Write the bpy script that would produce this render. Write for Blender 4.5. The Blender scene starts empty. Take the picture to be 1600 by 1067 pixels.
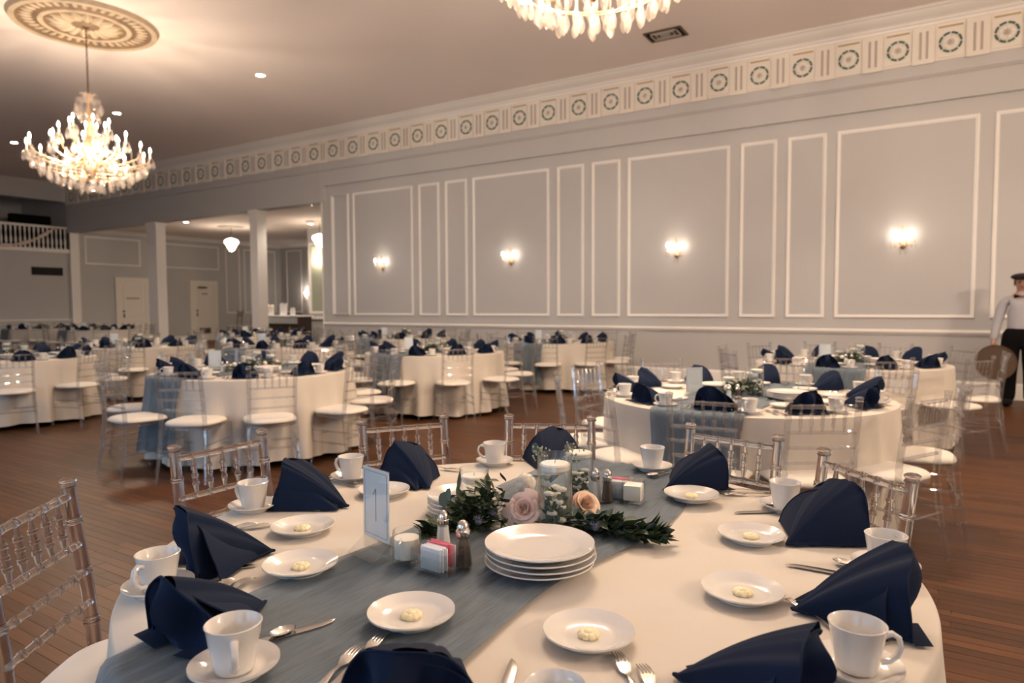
import bpy, bmesh, math, random
from mathutils import Vector, Matrix
sin, cos, PI = math.sin, math.cos, math.pi
R = math.radians
rnd = random.Random(7)
sc = bpy.context.scene
COL = sc.collection

# ------------------------------------------------------------------ camera
H = 1.38; FPX = 1067.0; CX, CY = 800.0, 533.5
pitch = math.atan(56.5 / FPX); roll = 0.005
yaw = math.atan(670.0 / FPX / cos(pitch))
f0 = Vector((-sin(yaw), cos(yaw), 0)); r0 = Vector((cos(yaw), sin(yaw), 0)); zz = Vector((0, 0, 1))
cf = f0 * cos(pitch) - zz * sin(pitch)
cu0 = zz * cos(pitch) + f0 * sin(pitch)
cr = r0 * cos(roll) - cu0 * sin(roll)
cu = cu0 * cos(roll) + r0 * sin(roll)
cd = bpy.data.cameras.new('camera'); cam = bpy.data.objects.new('camera', cd); COL.objects.link(cam)
m = Matrix(((cr.x, cu.x, -cf.x, 0), (cr.y, cu.y, -cf.y, 0), (cr.z, cu.z, -cf.z, H), (0, 0, 0, 1)))
cam.matrix_world = m
cd.sensor_width = 36; cd.lens = FPX / 1600 * 36; cd.clip_start = 0.05; cd.clip_end = 200
cd.dof.use_dof = True; cd.dof.focus_distance = 1.75; cd.dof.aperture_fstop = 3.6
sc.camera = cam


def at(px, py, z=0.765):
    """the point of the horizontal plane at height z seen at a pixel of the photograph"""
    d = cr * ((px - CX) / FPX) - cu * ((py - CY) / FPX) + cf
    t = (z - H) / d.z
    return Vector((0, 0, H)) + d * t


def toY(px, py, Y):
    d = cr * ((px - CX) / FPX) - cu * ((py - CY) / FPX) + cf
    return Vector((0, 0, H)) + d * (Y / d.y)


def toX(px, py, X):
    d = cr * ((px - CX) / FPX) - cu * ((py - CY) / FPX) + cf
    return Vector((0, 0, H)) + d * (X / d.x)


# ------------------------------------------------------------------ world, lights, exposure
w = bpy.data.worlds.new('world'); sc.world = w; w.use_nodes = True
bg = w.node_tree.nodes['Background']
bg.inputs[0].default_value = (0.55, 0.75, 1.0, 1); bg.inputs[1].default_value = 1.2
sc.view_settings.view_transform = 'Standard'; sc.view_settings.look = 'None'
sc.view_settings.gamma = 1; sc.view_settings.use_curve_mapping = False
sc.view_settings.exposure = 0.42
sc.cycles.use_denoising = True
sc.cycles.max_bounces = 12; sc.cycles.transparent_max_bounces = 24
sc.cycles.transmission_bounces = 10; sc.cycles.diffuse_bounces = 6; sc.cycles.glossy_bounces = 4
sc.cycles.caustics_reflective = False; sc.cycles.caustics_refractive = False
sc.cycles.sample_clamp_indirect = 4


def lamp(name, kind, loc, energy, color, radius=0.1, size=None, rot=(0, 0, 0), spot=None):
    l = bpy.data.lights.new(name, kind); l.energy = energy; l.color = color
    if kind in ('POINT', 'SPOT'): l.shadow_soft_size = radius
    if kind == 'SPOT': l.spot_size = spot; l.spot_blend = 0.6
    if kind == 'AREA':
        l.shape = 'RECTANGLE'; l.size, l.size_y = size
    o = bpy.data.objects.new(name, l); o.location = loc; o.rotation_euler = rot; COL.objects.link(o)
    return o


WARM = (1.0, 0.77, 0.56); WARM2 = (1.0, 0.83, 0.68); DAY = (0.36, 0.65, 1.0)
ZC = 5.62                      # ceiling
CANS = [(-20.3, 8.28), (-15.39, 8.27), (-10.7, 8.38), (-5.03, 8.41), (0.4, 8.4), (-5.0, 2.6), (-10.6, 2.4), (0.4, 2.5)]
for x, y in CANS:
    dim = 0.45 if x < -18 else 1
    lamp('can_light', 'SPOT', (x, y, ZC - 0.06), (135 if y > 5 else 45) * dim, WARM2, 0.08, spot=R(125))
CHAND = [(-10.95, 5.47, 0.0), (-2.25, 4.75, 0.33)]
for x, y, dz in CHAND + [(6.2, 4.75, .1)]:  # last entry: fill lights added out of view, no chandelier hangs there
    for k in range(6):
        a = k * PI / 3 + 0.3
        lamp('chandelier_or_fill_glow', 'POINT', (x + 0.42 * cos(a), y + 0.42 * sin(a), 3.70 + dz), 42 if dz == 0 else (125 if x > 3 else 92), WARM, 0.025)
SCONX = [-11.07, -7.53, -4.03, -0.52]
for x in SCONX:
    for s in (-1, 1):
        lamp('sconce_glow', 'POINT', (x + s * 0.115, 11.97 - 0.14, 2.42), 1.5, WARM2, 0.012)
for x in (-8.5, -5.5, -2.5, 0.8):       # daylight through the windows of the wall left of the camera
    lamp('window_daylight', 'AREA', (x, -2.45, 1.75), 230 if x < 0 else 90, DAY, size=(1.3, 2.1), rot=(R(-90), 0, 0))
lamp('window_daylight', 'AREA', (-16, -2.45, 1.75), 90, DAY, size=(1.3, 2.1), rot=(R(-90), 0, 0))
lamp('window_daylight', 'AREA', (-12.2, -2.45, 1.75), 90, DAY, size=(1.3, 2.1), rot=(R(-90), 0, 0))
PENDS = [(-20.9, 15.0), (-17.35, 15.75)]

# ------------------------------------------------------------------ materials
MATS = {}


def mat(name, color, rough=0.5, metal=0.0, **k):
    if name in MATS: return MATS[name]
    M = bpy.data.materials.new(name); M.use_nodes = True
    nt = M.node_tree; b = nt.nodes['Principled BSDF']
    b.inputs['Base Color'].default_value = (*color, 1); b.inputs['Roughness'].default_value = rough
    b.inputs['Metallic'].default_value = metal
    if 'trans' in k: b.inputs['Transmission Weight'].default_value = k['trans']
    if 'ior' in k: b.inputs['IOR'].default_value = k['ior']
    if 'coat' in k: b.inputs['Coat Weight'].default_value = k['coat']
    if 'sheen' in k:
        b.inputs['Sheen Weight'].default_value = k['sheen']; b.inputs['Sheen Roughness'].default_value = 0.4
    if 'sheencol' in k: b.inputs['Sheen Tint'].default_value = (*k['sheencol'], 1)
    if 'emit' in k:
        b.inputs['Emission Color'].default_value = (*k.get('ecol', color), 1); b.inputs['Emission Strength'].default_value = k['emit']
    if 'spec' in k: b.inputs['Specular IOR Level'].default_value = k['spec']
    if 'sss' in k:
        b.inputs['Subsurface Weight'].default_value = k['sss']; b.inputs['Subsurface Radius'].default_value = (0.02, 0.012, 0.008)
        b.inputs['Subsurface Scale'].default_value = 0.3
    if 'noise' in k:                       # (scale, contrast)
        s, c = k['noise'][:2]
        tc = nt.nodes.new('ShaderNodeTexCoord'); n = nt.nodes.new('ShaderNodeTexNoise'); n.inputs['Scale'].default_value = s
        n.inputs['Detail'].default_value = 4
        mp = nt.nodes.new('ShaderNodeMapping')
        if len(k['noise']) > 2: mp.inputs['Scale'].default_value = k['noise'][2]
        nt.links.new(tc.outputs['Object'], mp.inputs[0]); nt.links.new(mp.outputs[0], n.inputs[0])
        mx = nt.nodes.new('ShaderNodeMix'); mx.data_type = 'RGBA'
        mx.inputs[6].default_value = (*[max(0, v * (1 - c)) for v in color], 1)
        mx.inputs[7].default_value = (*[min(1, v * (1 + c)) for v in color], 1)
        nt.links.new(n.outputs[0], mx.inputs[0]); nt.links.new(mx.outputs[2], b.inputs['Base Color'])
    if 'bump' in k:                        # (scale, strength, distance, [mapping scale])
        tc = nt.nodes.new('ShaderNodeTexCoord'); n = nt.nodes.new('ShaderNodeTexNoise'); n.inputs['Scale'].default_value = k['bump'][0]
        n.inputs['Detail'].default_value = 5
        mp = nt.nodes.new('ShaderNodeMapping')
        if len(k['bump']) > 3: mp.inputs['Scale'].default_value = k['bump'][3]
        nt.links.new(tc.outputs['Object'], mp.inputs[0]); nt.links.new(mp.outputs[0], n.inputs[0])
        bp = nt.nodes.new('ShaderNodeBump'); bp.inputs['Strength'].default_value = k['bump'][1]; bp.inputs['Distance'].default_value = k['bump'][2]
        nt.links.new(n.outputs[0], bp.inputs['Height']); nt.links.new(bp.outputs[0], b.inputs['Normal'])
    MATS[name] = M
    return M


def clear_mat(name, tint, ior=1.45, glassmix=0.0, rough=0.02, milky=0.0):
    """clear plastic / thin glass: see-through, with a mirror-like surface that grows towards grazing angles"""
    M = bpy.data.materials.new(name); M.use_nodes = True; nt = M.node_tree
    nt.nodes.clear()
    out = nt.nodes.new('ShaderNodeOutputMaterial'); tr = nt.nodes.new('ShaderNodeBsdfTransparent'); tr.inputs[0].default_value = (*tint, 1)
    gl = nt.nodes.new('ShaderNodeBsdfGlossy'); gl.inputs['Roughness'].default_value = rough
    lw = nt.nodes.new('ShaderNodeLayerWeight'); lw.inputs[0].default_value = 0.5      # facing term, Schlick's curve
    pw = nt.nodes.new('ShaderNodeMath'); pw.operation = 'POWER'; pw.inputs[1].default_value = 3.2
    nt.links.new(lw.outputs['Facing'], pw.inputs[0]); F0 = ((ior - 1) / (ior + 1)) ** 2
    fr = nt.nodes.new('ShaderNodeMath'); fr.operation = 'MULTIPLY_ADD'; fr.inputs[1].default_value = 0.9 - F0; fr.inputs[2].default_value = F0
    nt.links.new(pw.outputs[0], fr.inputs[0])
    mx = nt.nodes.new('ShaderNodeMixShader'); nt.links.new(fr.outputs[0], mx.inputs[0])
    nt.links.new(tr.outputs[0], mx.inputs[1]); nt.links.new(gl.outputs[0], mx.inputs[2])
    last = mx
    if milky:
        df = nt.nodes.new('ShaderNodeBsdfDiffuse'); df.inputs[0].default_value = (*[min(1, t * .95) for t in tint], 1)
        tl = nt.nodes.new('ShaderNodeBsdfTranslucent'); tl.inputs[0].default_value = (*[min(1, t * .95) for t in tint], 1)
        m3 = nt.nodes.new('ShaderNodeMixShader'); nt.links.new(df.outputs[0], m3.inputs[1]); nt.links.new(tl.outputs[0], m3.inputs[2])
        m4 = nt.nodes.new('ShaderNodeMixShader'); m4.inputs[0].default_value = milky
        nt.links.new(mx.outputs[0], m4.inputs[1]); nt.links.new(m3.outputs[0], m4.inputs[2]); last = m4
    if glassmix:
        g = nt.nodes.new('ShaderNodeBsdfGlass'); g.inputs['Roughness'].default_value = 0.0; g.inputs['IOR'].default_value = 1.47
        g.inputs[0].default_value = (*tint, 1)
        m2 = nt.nodes.new('ShaderNodeMixShader'); m2.inputs[0].default_value = glassmix
        nt.links.new(mx.outputs[0], m2.inputs[1]); nt.links.new(g.outputs[0], m2.inputs[2]); last = m2
    nt.links.new(last.outputs[0], out.inputs[0])
    MATS[name] = M
    return M


def fabric_mat(name, color, streak=None, trans=0.0, rough=0.85, weave=900, sheen=0.2, contrast=0.08, big=0.0):
    M = mat(name, color, rough, sheen=sheen, spec=0.25); nt = M.node_tree; b = nt.nodes['Principled BSDF']
    tc = nt.nodes.new('ShaderNodeTexCoord')
    w1 = nt.nodes.new('ShaderNodeTexWave'); w1.inputs['Scale'].default_value = weave; w1.bands_direction = 'X'
    w2 = nt.nodes.new('ShaderNodeTexWave'); w2.inputs['Scale'].default_value = weave; w2.bands_direction = 'Y'
    n = nt.nodes.new('ShaderNodeTexNoise'); n.inputs['Scale'].default_value = 14; n.inputs['Detail'].default_value = 6
    mp = nt.nodes.new('ShaderNodeMapping')
    if streak: mp.inputs['Scale'].default_value = streak
    nt.links.new(tc.outputs['Object'], mp.inputs[0]); nt.links.new(mp.outputs[0], n.inputs[0])
    for x in (w1, w2): nt.links.new(tc.outputs['Object'], x.inputs[0])
    mx = nt.nodes.new('ShaderNodeMix'); mx.data_type = 'RGBA'
    mx.inputs[6].default_value = (*[v * (1 - contrast) for v in color], 1)
    mx.inputs[7].default_value = (*[min(1, v * (1 + contrast)) for v in color], 1)
    nt.links.new(n.outputs[0], mx.inputs[0]); nt.links.new(mx.outputs[2], b.inputs['Base Color'])
    bp = nt.nodes.new('ShaderNodeBump'); bp.inputs['Strength'].default_value = 0.35; bp.inputs['Distance'].default_value = 0.004 if streak else 0.0015
    nt.links.new(n.outputs[0], bp.inputs['Height']); nt.links.new(bp.outputs[0], b.inputs['Normal'])
    if trans:
        out = nt.nodes['Material Output']; tr = nt.nodes.new('ShaderNodeBsdfTransparent'); ms = nt.nodes.new('ShaderNodeMixShader')
        ms.inputs[0].default_value = trans
        nt.links.new(b.outputs[0], ms.inputs[1]); nt.links.new(tr.outputs[0], ms.inputs[2]); nt.links.new(ms.outputs[0], out.inputs[0])
    return M


PAINT = mat('wall_paint', (0.495, 0.49, 0.485), 0.65, noise=(1.3, 0.03), bump=(220, 0.05, 0.001))
PAINT_UP = mat('wall_paint_upper', (0.47, 0.46, 0.452), 0.65, noise=(1.0, 0.03), bump=(200, 0.05, 0.001))
TRIM = mat('trim_white', (0.84, 0.82, 0.79), 0.45)
CEIL = mat('ceiling_paint', (0.86, 0.78, 0.74), 0.8, noise=(0.6, 0.04), bump=(160, 0.08, 0.002))
CREAM = mat('frieze_cream', (0.76, 0.71, 0.64), 0.6, bump=(60, 0.05, 0.001))
TAUPE = mat('frieze_taupe', (0.42, 0.37, 0.33), 0.6)
GREEN = mat('frieze_green', (0.04, 0.10, 0.08), 0.6)
GOLD = mat('frieze_gold', (0.42, 0.27, 0.12), 0.5)
BRASS = mat('brass', (0.70, 0.50, 0.30), 0.35, 1.0)
BRONZE = mat('dark_bronze', (0.12, 0.085, 0.05), 0.45, 0.8)
BLACK = mat('black_grille', (0.008, 0.008, 0.009), 0.9, spec=0.1)
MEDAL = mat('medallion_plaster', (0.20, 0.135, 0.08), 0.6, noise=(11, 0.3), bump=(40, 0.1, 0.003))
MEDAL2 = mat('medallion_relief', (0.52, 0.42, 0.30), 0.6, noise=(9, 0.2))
CHINA = mat('white_china', (0.69, 0.67, 0.645), 0.12, coat=0.4)
CHROME = mat('polished_steel', (0.62, 0.60, 0.58), 0.16, 1.0)
NAVY = fabric_mat('navy_napkin', (0.0018, 0.0088, 0.031), rough=0.9, sheen=0.0, contrast=0.2)
CLOTH = fabric_mat('cream_tablecloth', (0.57, 0.525, 0.465), rough=0.8, contrast=0.03)
GAUZE = fabric_mat('grey_gauze', (0.125, 0.16, 0.195), streak=(26, 1.0, 1.0), trans=0.14, contrast=0.6, sheen=0.1)
PAD = fabric_mat('cream_seat_pad', (0.66, 0.62, 0.565), contrast=0.03)
ACR = clear_mat('clear_acrylic', (0.985, 0.985, 0.99), 1.49, glassmix=0.9)
ACRF = clear_mat('clear_acrylic_far', (0.91, 0.915, 0.925), 2.1, rough=0.06, milky=0.02)
GLASS = clear_mat('clear_glass', (0.97, 0.98, 0.98), 1.55, glassmix=0.0)
CRYSTAL = clear_mat('crystal', (1.0, 0.96, 0.93), 1.65, rough=0.10, milky=0.05)
WATER = clear_mat('vase_water', (0.985, 0.99, 0.985), 1.05)
WAX = mat('white_wax', (0.86, 0.83, 0.76), 0.4, sss=0.3)
BUTTER = mat('butter', (0.80, 0.70, 0.45), 0.4, sss=0.2)
BULB = mat('lit_bulb', (1, 0.85, 0.65), 0.3, emit=18, ecol=(1.0, 0.86, 0.68))
CANLENS = mat('lit_downlight', (1, 0.9, 0.8), 0.3, emit=30, ecol=(1.0, 0.88, 0.72))
OPAL = mat('lit_opal_glass', (1, 0.92, 0.82), 0.3, emit=7, ecol=(1.0, 0.86, 0.66))
LEAFM = mat('dark_green_leaf', (0.030, 0.055, 0.022), 0.45, noise=(30, 0.35))
LEAF2 = mat('grey_green_leaf', (0.085, 0.125, 0.095), 0.6, noise=(30, 0.25))
LEAF3 = mat('olive_leaf', (0.075, 0.085, 0.03), 0.5, noise=(30, 0.3))
BLUSH = mat('blush_petal', (0.90, 0.70, 0.64), 0.6, sss=0.2)
PEACH = mat('peach_petal', (0.80, 0.58, 0.44), 0.6, sss=0.2)
IVORY = mat('ivory_petal', (0.80, 0.74, 0.64), 0.6, sss=0.2)
THISTLE = mat('blue_grey_thistle', (0.11, 0.12, 0.17), 0.8)
SALT = mat('white_salt', (0.82, 0.81, 0.80), 0.7)
PEPPER = mat('ground_pepper', (0.09, 0.065, 0.05), 0.9, noise=(900, 0.8))
PINKP = mat('pink_paper', (0.75, 0.16, 0.22), 0.6)
WHITEP = mat('white_paper', (0.80, 0.82, 0.86), 0.6)
CARD = mat('pale_blue_card', (0.84, 0.88, 0.93), 0.5, noise=(30, 0.1))
INK = mat('blue_grey_ink', (0.22, 0.29, 0.36), 0.6)
DOORW = mat('door_white', (0.80, 0.76, 0.68), 0.45)
DARKWOOD = mat('dark_wood', (0.05, 0.03, 0.02), 0.4)


def wood_mat():
    M = mat('oak_floor', (0.2, 0.11, 0.06), 0.42, spec=0.22); nt = M.node_tree; b = nt.nodes['Principled BSDF']
    at_ = nt.nodes.new('ShaderNodeAttribute'); at_.attribute_name = 'tint'
    tc = nt.nodes.new('ShaderNodeNewGeometry'); mp = nt.nodes.new('ShaderNodeMapping'); mp.inputs['Scale'].default_value = (3, 60, 1)
    n = nt.nodes.new('ShaderNodeTexNoise'); n.inputs['Scale'].default_value = 1.2; n.inputs['Detail'].default_value = 7; n.inputs['Distortion'].default_value = 0.6
    nt.links.new(tc.outputs['Position'], mp.inputs[0]); nt.links.new(mp.outputs[0], n.inputs[0])
    add = nt.nodes.new('ShaderNodeMath'); add.operation = 'MULTIPLY_ADD'; add.inputs[1].default_value = 0.55
    nt.links.new(n.outputs[0], add.inputs[0]); nt.links.new(at_.outputs['Fac'], add.inputs[2])
    cr_ = nt.nodes.new('ShaderNodeValToRGB')
    cr_.color_ramp.elements[0].position = 0.1; cr_.color_ramp.elements[0].color = (0.026, 0.0095, 0.0036, 1)
    cr_.color_ramp.elements[1].position = 0.95; cr_.color_ramp.elements[1].color = (0.155, 0.062, 0.022, 1)
    nt.links.new(add.outputs[0], cr_.inputs[0]); nt.links.new(cr_.outputs[0], b.inputs['Base Color'])
    bp = nt.nodes.new('ShaderNodeBump'); bp.inputs['Strength'].default_value = 0.15; bp.inputs['Distance'].default_value = 0.001
    nt.links.new(n.outputs[0], bp.inputs['Height']); nt.links.new(bp.outputs[0], b.inputs['Normal'])
    return M


WOOD = wood_mat()

# ------------------------------------------------------------------ mesh helpers


class MB:
    def __init__(s): s.v = []; s.f = []; s.mi = []; s.cur = 0

    def add(s, vs, fs, M=None):
        n = len(s.v)
        s.v += [tuple((M @ Vector(v)) if M is not None else v) for v in vs]
        s.f += [tuple(i + n for i in f) for f in fs]; s.mi += [s.cur] * len(fs)
        return s

    def box(s, x0, x1, y0, y1, z0, z1, M=None):
        vs = [(x0, y0, z0), (x1, y0, z0), (x1, y1, z0), (x0, y1, z0), (x0, y0, z1), (x1, y0, z1), (x1, y1, z1), (x0, y1, z1)]
        return s.add(vs, [(0, 3, 2, 1), (4, 5, 6, 7), (0, 1, 5, 4), (1, 2, 6, 5), (2, 3, 7, 6), (3, 0, 4, 7)], M)

    def bevbox(s, x0, x1, y0, y1, z0, z1, b, M=None):
        bm = bmesh.new(); bmesh.ops.create_cube(bm, size=1)
        for v in bm.verts: v.co = Vector((x0 + (v.co.x + .5) * (x1 - x0), y0 + (v.co.y + .5) * (y1 - y0), z0 + (v.co.z + .5) * (z1 - z0)))
        bmesh.ops.bevel(bm, geom=bm.edges[:], offset=b, segments=2, affect='EDGES', profile=0.6)
        bm.verts.index_update()
        s.add([tuple(v.co) for v in bm.verts], [tuple(v.index for v in f.verts) for f in bm.faces], M); bm.free()
        return s

    def lathe(s, prof, n=24, M=None, a0=0.0, a1=2 * PI, closed=True):
        vs = []; fs = []; full = abs(a1 - a0 - 2 * PI) < 1e-6; cols = n if full else n + 1
        for r, z in prof:
            for k in range(cols):
                a = a0 + (a1 - a0) * k / n; vs.append((r * cos(a), r * sin(a), z))
        for i in range(len(prof) - 1):
            for k in range(n):
                k2 = (k + 1) % cols
                fs.append((i * cols + k, i * cols + k2, (i + 1) * cols + k2, (i + 1) * cols + k))
        return s.add(vs, fs, M)

    def tube(s, pts, rad, n=8, M=None, caps=True, closed=False):
        pts = [Vector(p) for p in pts]; N = len(pts)
        rads = rad if isinstance(rad, (list, tuple)) else [rad] * N
        vs = []; prev = None
        for i, p in enumerate(pts):
            if closed: t = pts[(i + 1) % N] - pts[i - 1]
            else: t = pts[min(i + 1, N - 1)] - pts[max(i - 1, 0)]
            if t.length < 1e-9: t = Vector((0, 0, 1))
            t.normalize()
            if prev is None:
                ref = Vector((1, 0, 0)) if abs(t.x) < 0.8 else Vector((0, 1, 0))
                a = t.cross(ref).normalized()
            else:
                a = (prev - t * prev.dot(t)).normalized()
            prev = a; b = t.cross(a)
            for k in range(n):
                g = 2 * PI * k / n; vs.append(tuple(p + (a * cos(g) + b * sin(g)) * rads[i]))
        fs = []
        for i in range(N if closed else N - 1):
            j = (i + 1) % N
            for k in range(n):
                k2 = (k + 1) % n; fs.append((i * n + k, i * n + k2, j * n + k2, j * n + k))
        if caps and not closed:
            fs.append(tuple(range(n))[::-1]); fs.append(tuple((N - 1) * n + k for k in range(n)))
        return s.add(vs, fs, M)

    def grid(s, fn, nu, nv, M=None, wrapu=False):
        vs = []; fs = []; cu_ = nu if wrapu else nu + 1
        for j in range(nv + 1):
            for i in range(cu_): vs.append(tuple(fn(i / nu, j / nv)))
        for j in range(nv):
            for i in range(nu):
                i2 = (i + 1) % cu_; fs.append((j * cu_ + i, j * cu_ + i2, (j + 1) * cu_ + i2, (j + 1) * cu_ + i))
        return s.add(vs, fs, M)

    def sphere(s, c, r, n=10, m_=6, sc_=(1, 1, 1)):
        prof = [(r * sin(PI * i / m_), -r * cos(PI * i / m_)) for i in range(m_ + 1)]
        return s.lathe(prof, n, Matrix.Translation(c) @ Matrix.Diagonal((*sc_, 1)))

    def mesh(s, name, mats, smooth=True, angle=40, thick=None):
        me = bpy.data.meshes.new(name); me.from_pydata(s.v, [], s.f)
        for x in (mats if isinstance(mats, (list, tuple)) else [mats]): me.materials.append(x)
        if max(s.mi, default=0): me.polygons.foreach_set('material_index', s.mi)
        bm = bmesh.new(); bm.from_mesh(me); bmesh.ops.remove_doubles(bm, verts=bm.verts, dist=1e-6)
        if thick:
            bmesh.ops.recalc_face_normals(bm, faces=bm.faces)
            bmesh.ops.solidify(bm, geom=bm.faces[:], thickness=thick)
        bmesh.ops.recalc_face_normals(bm, faces=bm.faces); bm.to_mesh(me); bm.free()
        if smooth:
            me.polygons.foreach_set('use_smooth', [True] * len(me.polygons)); me.set_sharp_from_angle(angle=R(angle))
        return me


def ob(name, me, parent=None, loc=(0, 0, 0), rot=(0, 0, 0), scale=(1, 1, 1)):
    o = bpy.data.objects.new(name, me); COL.objects.link(o)
    o.location = loc; o.rotation_euler = rot; o.scale = scale if isinstance(scale, (tuple, list)) else (scale,) * 3
    if parent is not None: o.parent = parent
    return o


def tag(o, label, cat, group=None):
    o['label'] = label; o['category'] = cat
    if group: o['group'] = group
    return o


def thing(name, label, cat, loc=(0, 0, 0), rz=0.0, group=None):
    return tag(ob(name, None, None, loc, (0, 0, rz)), label, cat, group)


def struct(name, me, parent=None, **k):
    o = ob(name, me, parent, **k)
    if parent is None: o['kind'] = 'structure'
    return o


def bx(*a):
    return MB().box(*a)


# ------------------------------------------------------------------ structure
YW = 11.97; XE = -25.6; XR = 9.0; YL = -2.6; XC = -13.07; ZA = 4.15; YF = 20.9; XBAL = -29.0
# floor: base slab plus strip-oak boards, each with its own edges
fl = struct('floor', bx(XBAL, XR, YL, YF, -0.12, -0.006).mesh('floor', DARKWOOD, False))


def proj(p):
    q = Vector(p) - Vector((0, 0, H)); d = q.dot(cf)
    return (CX + FPX * q.dot(cr) / d, CY - FPX * q.dot(cu) / d, d) if d > 0.05 else (0, 0, -1)


boards = []
y = YL; PWd = 0.06
while y < YF:
    x = XBAL + rnd.random() * 1.0 - 1
    while x < XR:
        L = rnd.uniform(0.7, 1.9); boards.append((max(x, XBAL), min(x + L, XR), y, rnd.random() * 0.32, rnd.uniform(-.0004, 0)))
        x += L
    y += PWd
T1C = (-0.911, 1.491)


def board_score(b):
    best = 0
    for t in (0.1, 0.5, 0.9):
        xm = b[0] + (b[1] - b[0]) * t; ym = b[2] + PWd / 2
        q = proj((xm, ym, 0))
        if q[2] < 0.3 or not (-20 < q[0] < 1620 and 600 < q[1] < 1090): continue
        # hidden by the front table's cloth
        d = Vector((xm, ym)); c = Vector(T1C); tt = max(0, min(1, c.dot(d) / d.length_squared))
        if (d * tt - c).length < 0.93 and (c.length < d.length): continue
        best = max(best, (b[1] - b[0]) / q[2] ** 3)
    return best


def board_mesh(bs, nm):
    me = bpy.data.meshes.new(nm); v = []; f = []; tint = []
    for x0, x1, y0, t, dz in bs:
        n = len(v); g = 0.0004 if rnd.random() < .8 else .0012; z1 = dz; e = 0.0004
        v += [(x0 + g, y0 + g, -.008), (x1 - g, y0 + g, -.008), (x1 - g, y0 + PWd - g, -.008), (x0 + g, y0 + PWd - g, -.008),
              (x0 + g + e, y0 + g + e, z1), (x1 - g - e, y0 + g + e, z1), (x1 - g - e, y0 + PWd - g - e, z1), (x0 + g + e, y0 + PWd - g - e, z1)]
        f += [tuple(n + i for i in q) for q in ((4, 5, 6, 7), (0, 1, 5, 4), (1, 2, 6, 5), (2, 3, 7, 6), (3, 0, 4, 7))]
        tint += [t] * 8
    me.from_pydata(v, [], f); me.materials.append(WOOD)
    a = me.attributes.new('tint', 'FLOAT', 'POINT'); a.data.foreach_set('value', tint)
    return me


boards.sort(key=board_score, reverse=True)
for b in boards[:290]: ob('floorboard', board_mesh([b], 'floorboard'), fl)
o = ob('floorboards', board_mesh(boards[290:], 'floorboards'), fl); o['kind'] = 'stuff'

# main ceiling
cl = struct('ceiling', bx(XBAL, XR, YL, YW + 0.5, ZC, ZC + 0.15).mesh('ceiling', CEIL, False))
# panelled wall: lower wall recessed, upper wall standing proud above z=4.32
wr = struct('wall_right', MB().box(XC, XR, YW, YW + 0.25, 0, 4.33).box(XC, XR, YW - 0.07, YW + 0.25, 4.33, ZC)
            .box(XC - 0.001, XC + 0.12, YW - 0.07, YW, 3.95, 4.33).mesh('wall_right', PAINT, False))
hd = struct('wall_right_header', MB().box(XE, XC, YW - 0.07, YW + 0.25, 3.95, ZC).mesh('wall_header', PAINT_UP, False))
hd.name = 'wall_header'


def frame_mesh(w_, h_, t=0.055, d=0.028):
    b = MB()
    prof = [(0, 0), (0, d * .55), (t * .25, d), (t * .6, d * .8), (t * .8, d * .45), (t, d * .4), (t, 0)]   # inset, depth
    corners = lambda ins: [(-w_ / 2 + ins, ins), (w_ / 2 - ins, ins), (w_ / 2 - ins, h_ - ins), (-w_ / 2 + ins, h_ - ins)]
    rings = []
    for ins, dd in prof: rings.append([(x, -dd, z) for x, z in corners(ins)])
    vs = [p for r_ in rings for p in r_]; fs = []
    for i in range(len(prof) - 1):
        for k in range(4):
            k2 = (k + 1) % 4; fs.append((i * 4 + k, i * 4 + k2, (i + 1) * 4 + k2, (i + 1) * 4 + k))
    return b.add(vs, fs).mesh('panel_moulding', TRIM, True, 25)


fw, fn = frame_mesh(1.86, 2.93), frame_mesh(0.585, 2.93)
for k in range(-1, 5):
    c = -0.525 - 3.52 * (k - 1)
    for dx, me in ((0, fw), (-1.37, fn), (-2.12, fn)):
        xx = c + dx
        if xx - 0.3 > XC and xx + 0.9 < XR: ob('panel_moulding', me, wr, (xx, YW, 1.155))
ob('panel_moulding', frame_mesh(0.56, 2.93), wr, (-12.43, YW, 1.155))


def moulding(name, prof, x0, x1, Y, z0, m_=TRIM, parent=None):
    """profile (depth out of the wall, height) run along X on a wall facing -Y"""
    b = MB(); n = len(prof)
    vs = [(x, Y - d, z0 + z) for x in (x0, x1) for d, z in prof]
    fs = [(i, i + 1, n + i + 1, n + i) for i in range(n - 1)] + [tuple(range(n)), tuple(range(n, 2 * n))[::-1]]
    return struct(name, b.add(vs, fs).mesh(name, m_, True, 30), parent)


rail = [(0, 0), (.02, .005), (.025, .02), (.045, .035), (.05, .055), (.035, .07), (.02, .075), (0, .085)]
moulding('trim_1', rail, XC, XR, YW, 0.90)
moulding('baseboard_right', [(0, 0), (.022, 0), (.022, .19), (.014, .22), (0, .235)], XC, XR, YW, 0)
cornice = [(0, 0), (.03, .0), (.035, .03), (.06, .04), (.08, .07), (.15, .10), (.24, .13), (.27, .16), (.30, .165), (.33, .19), (0, .19)]
moulding('trim_2', cornice, XE, XR, YW - 0.07, 5.43)
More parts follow.
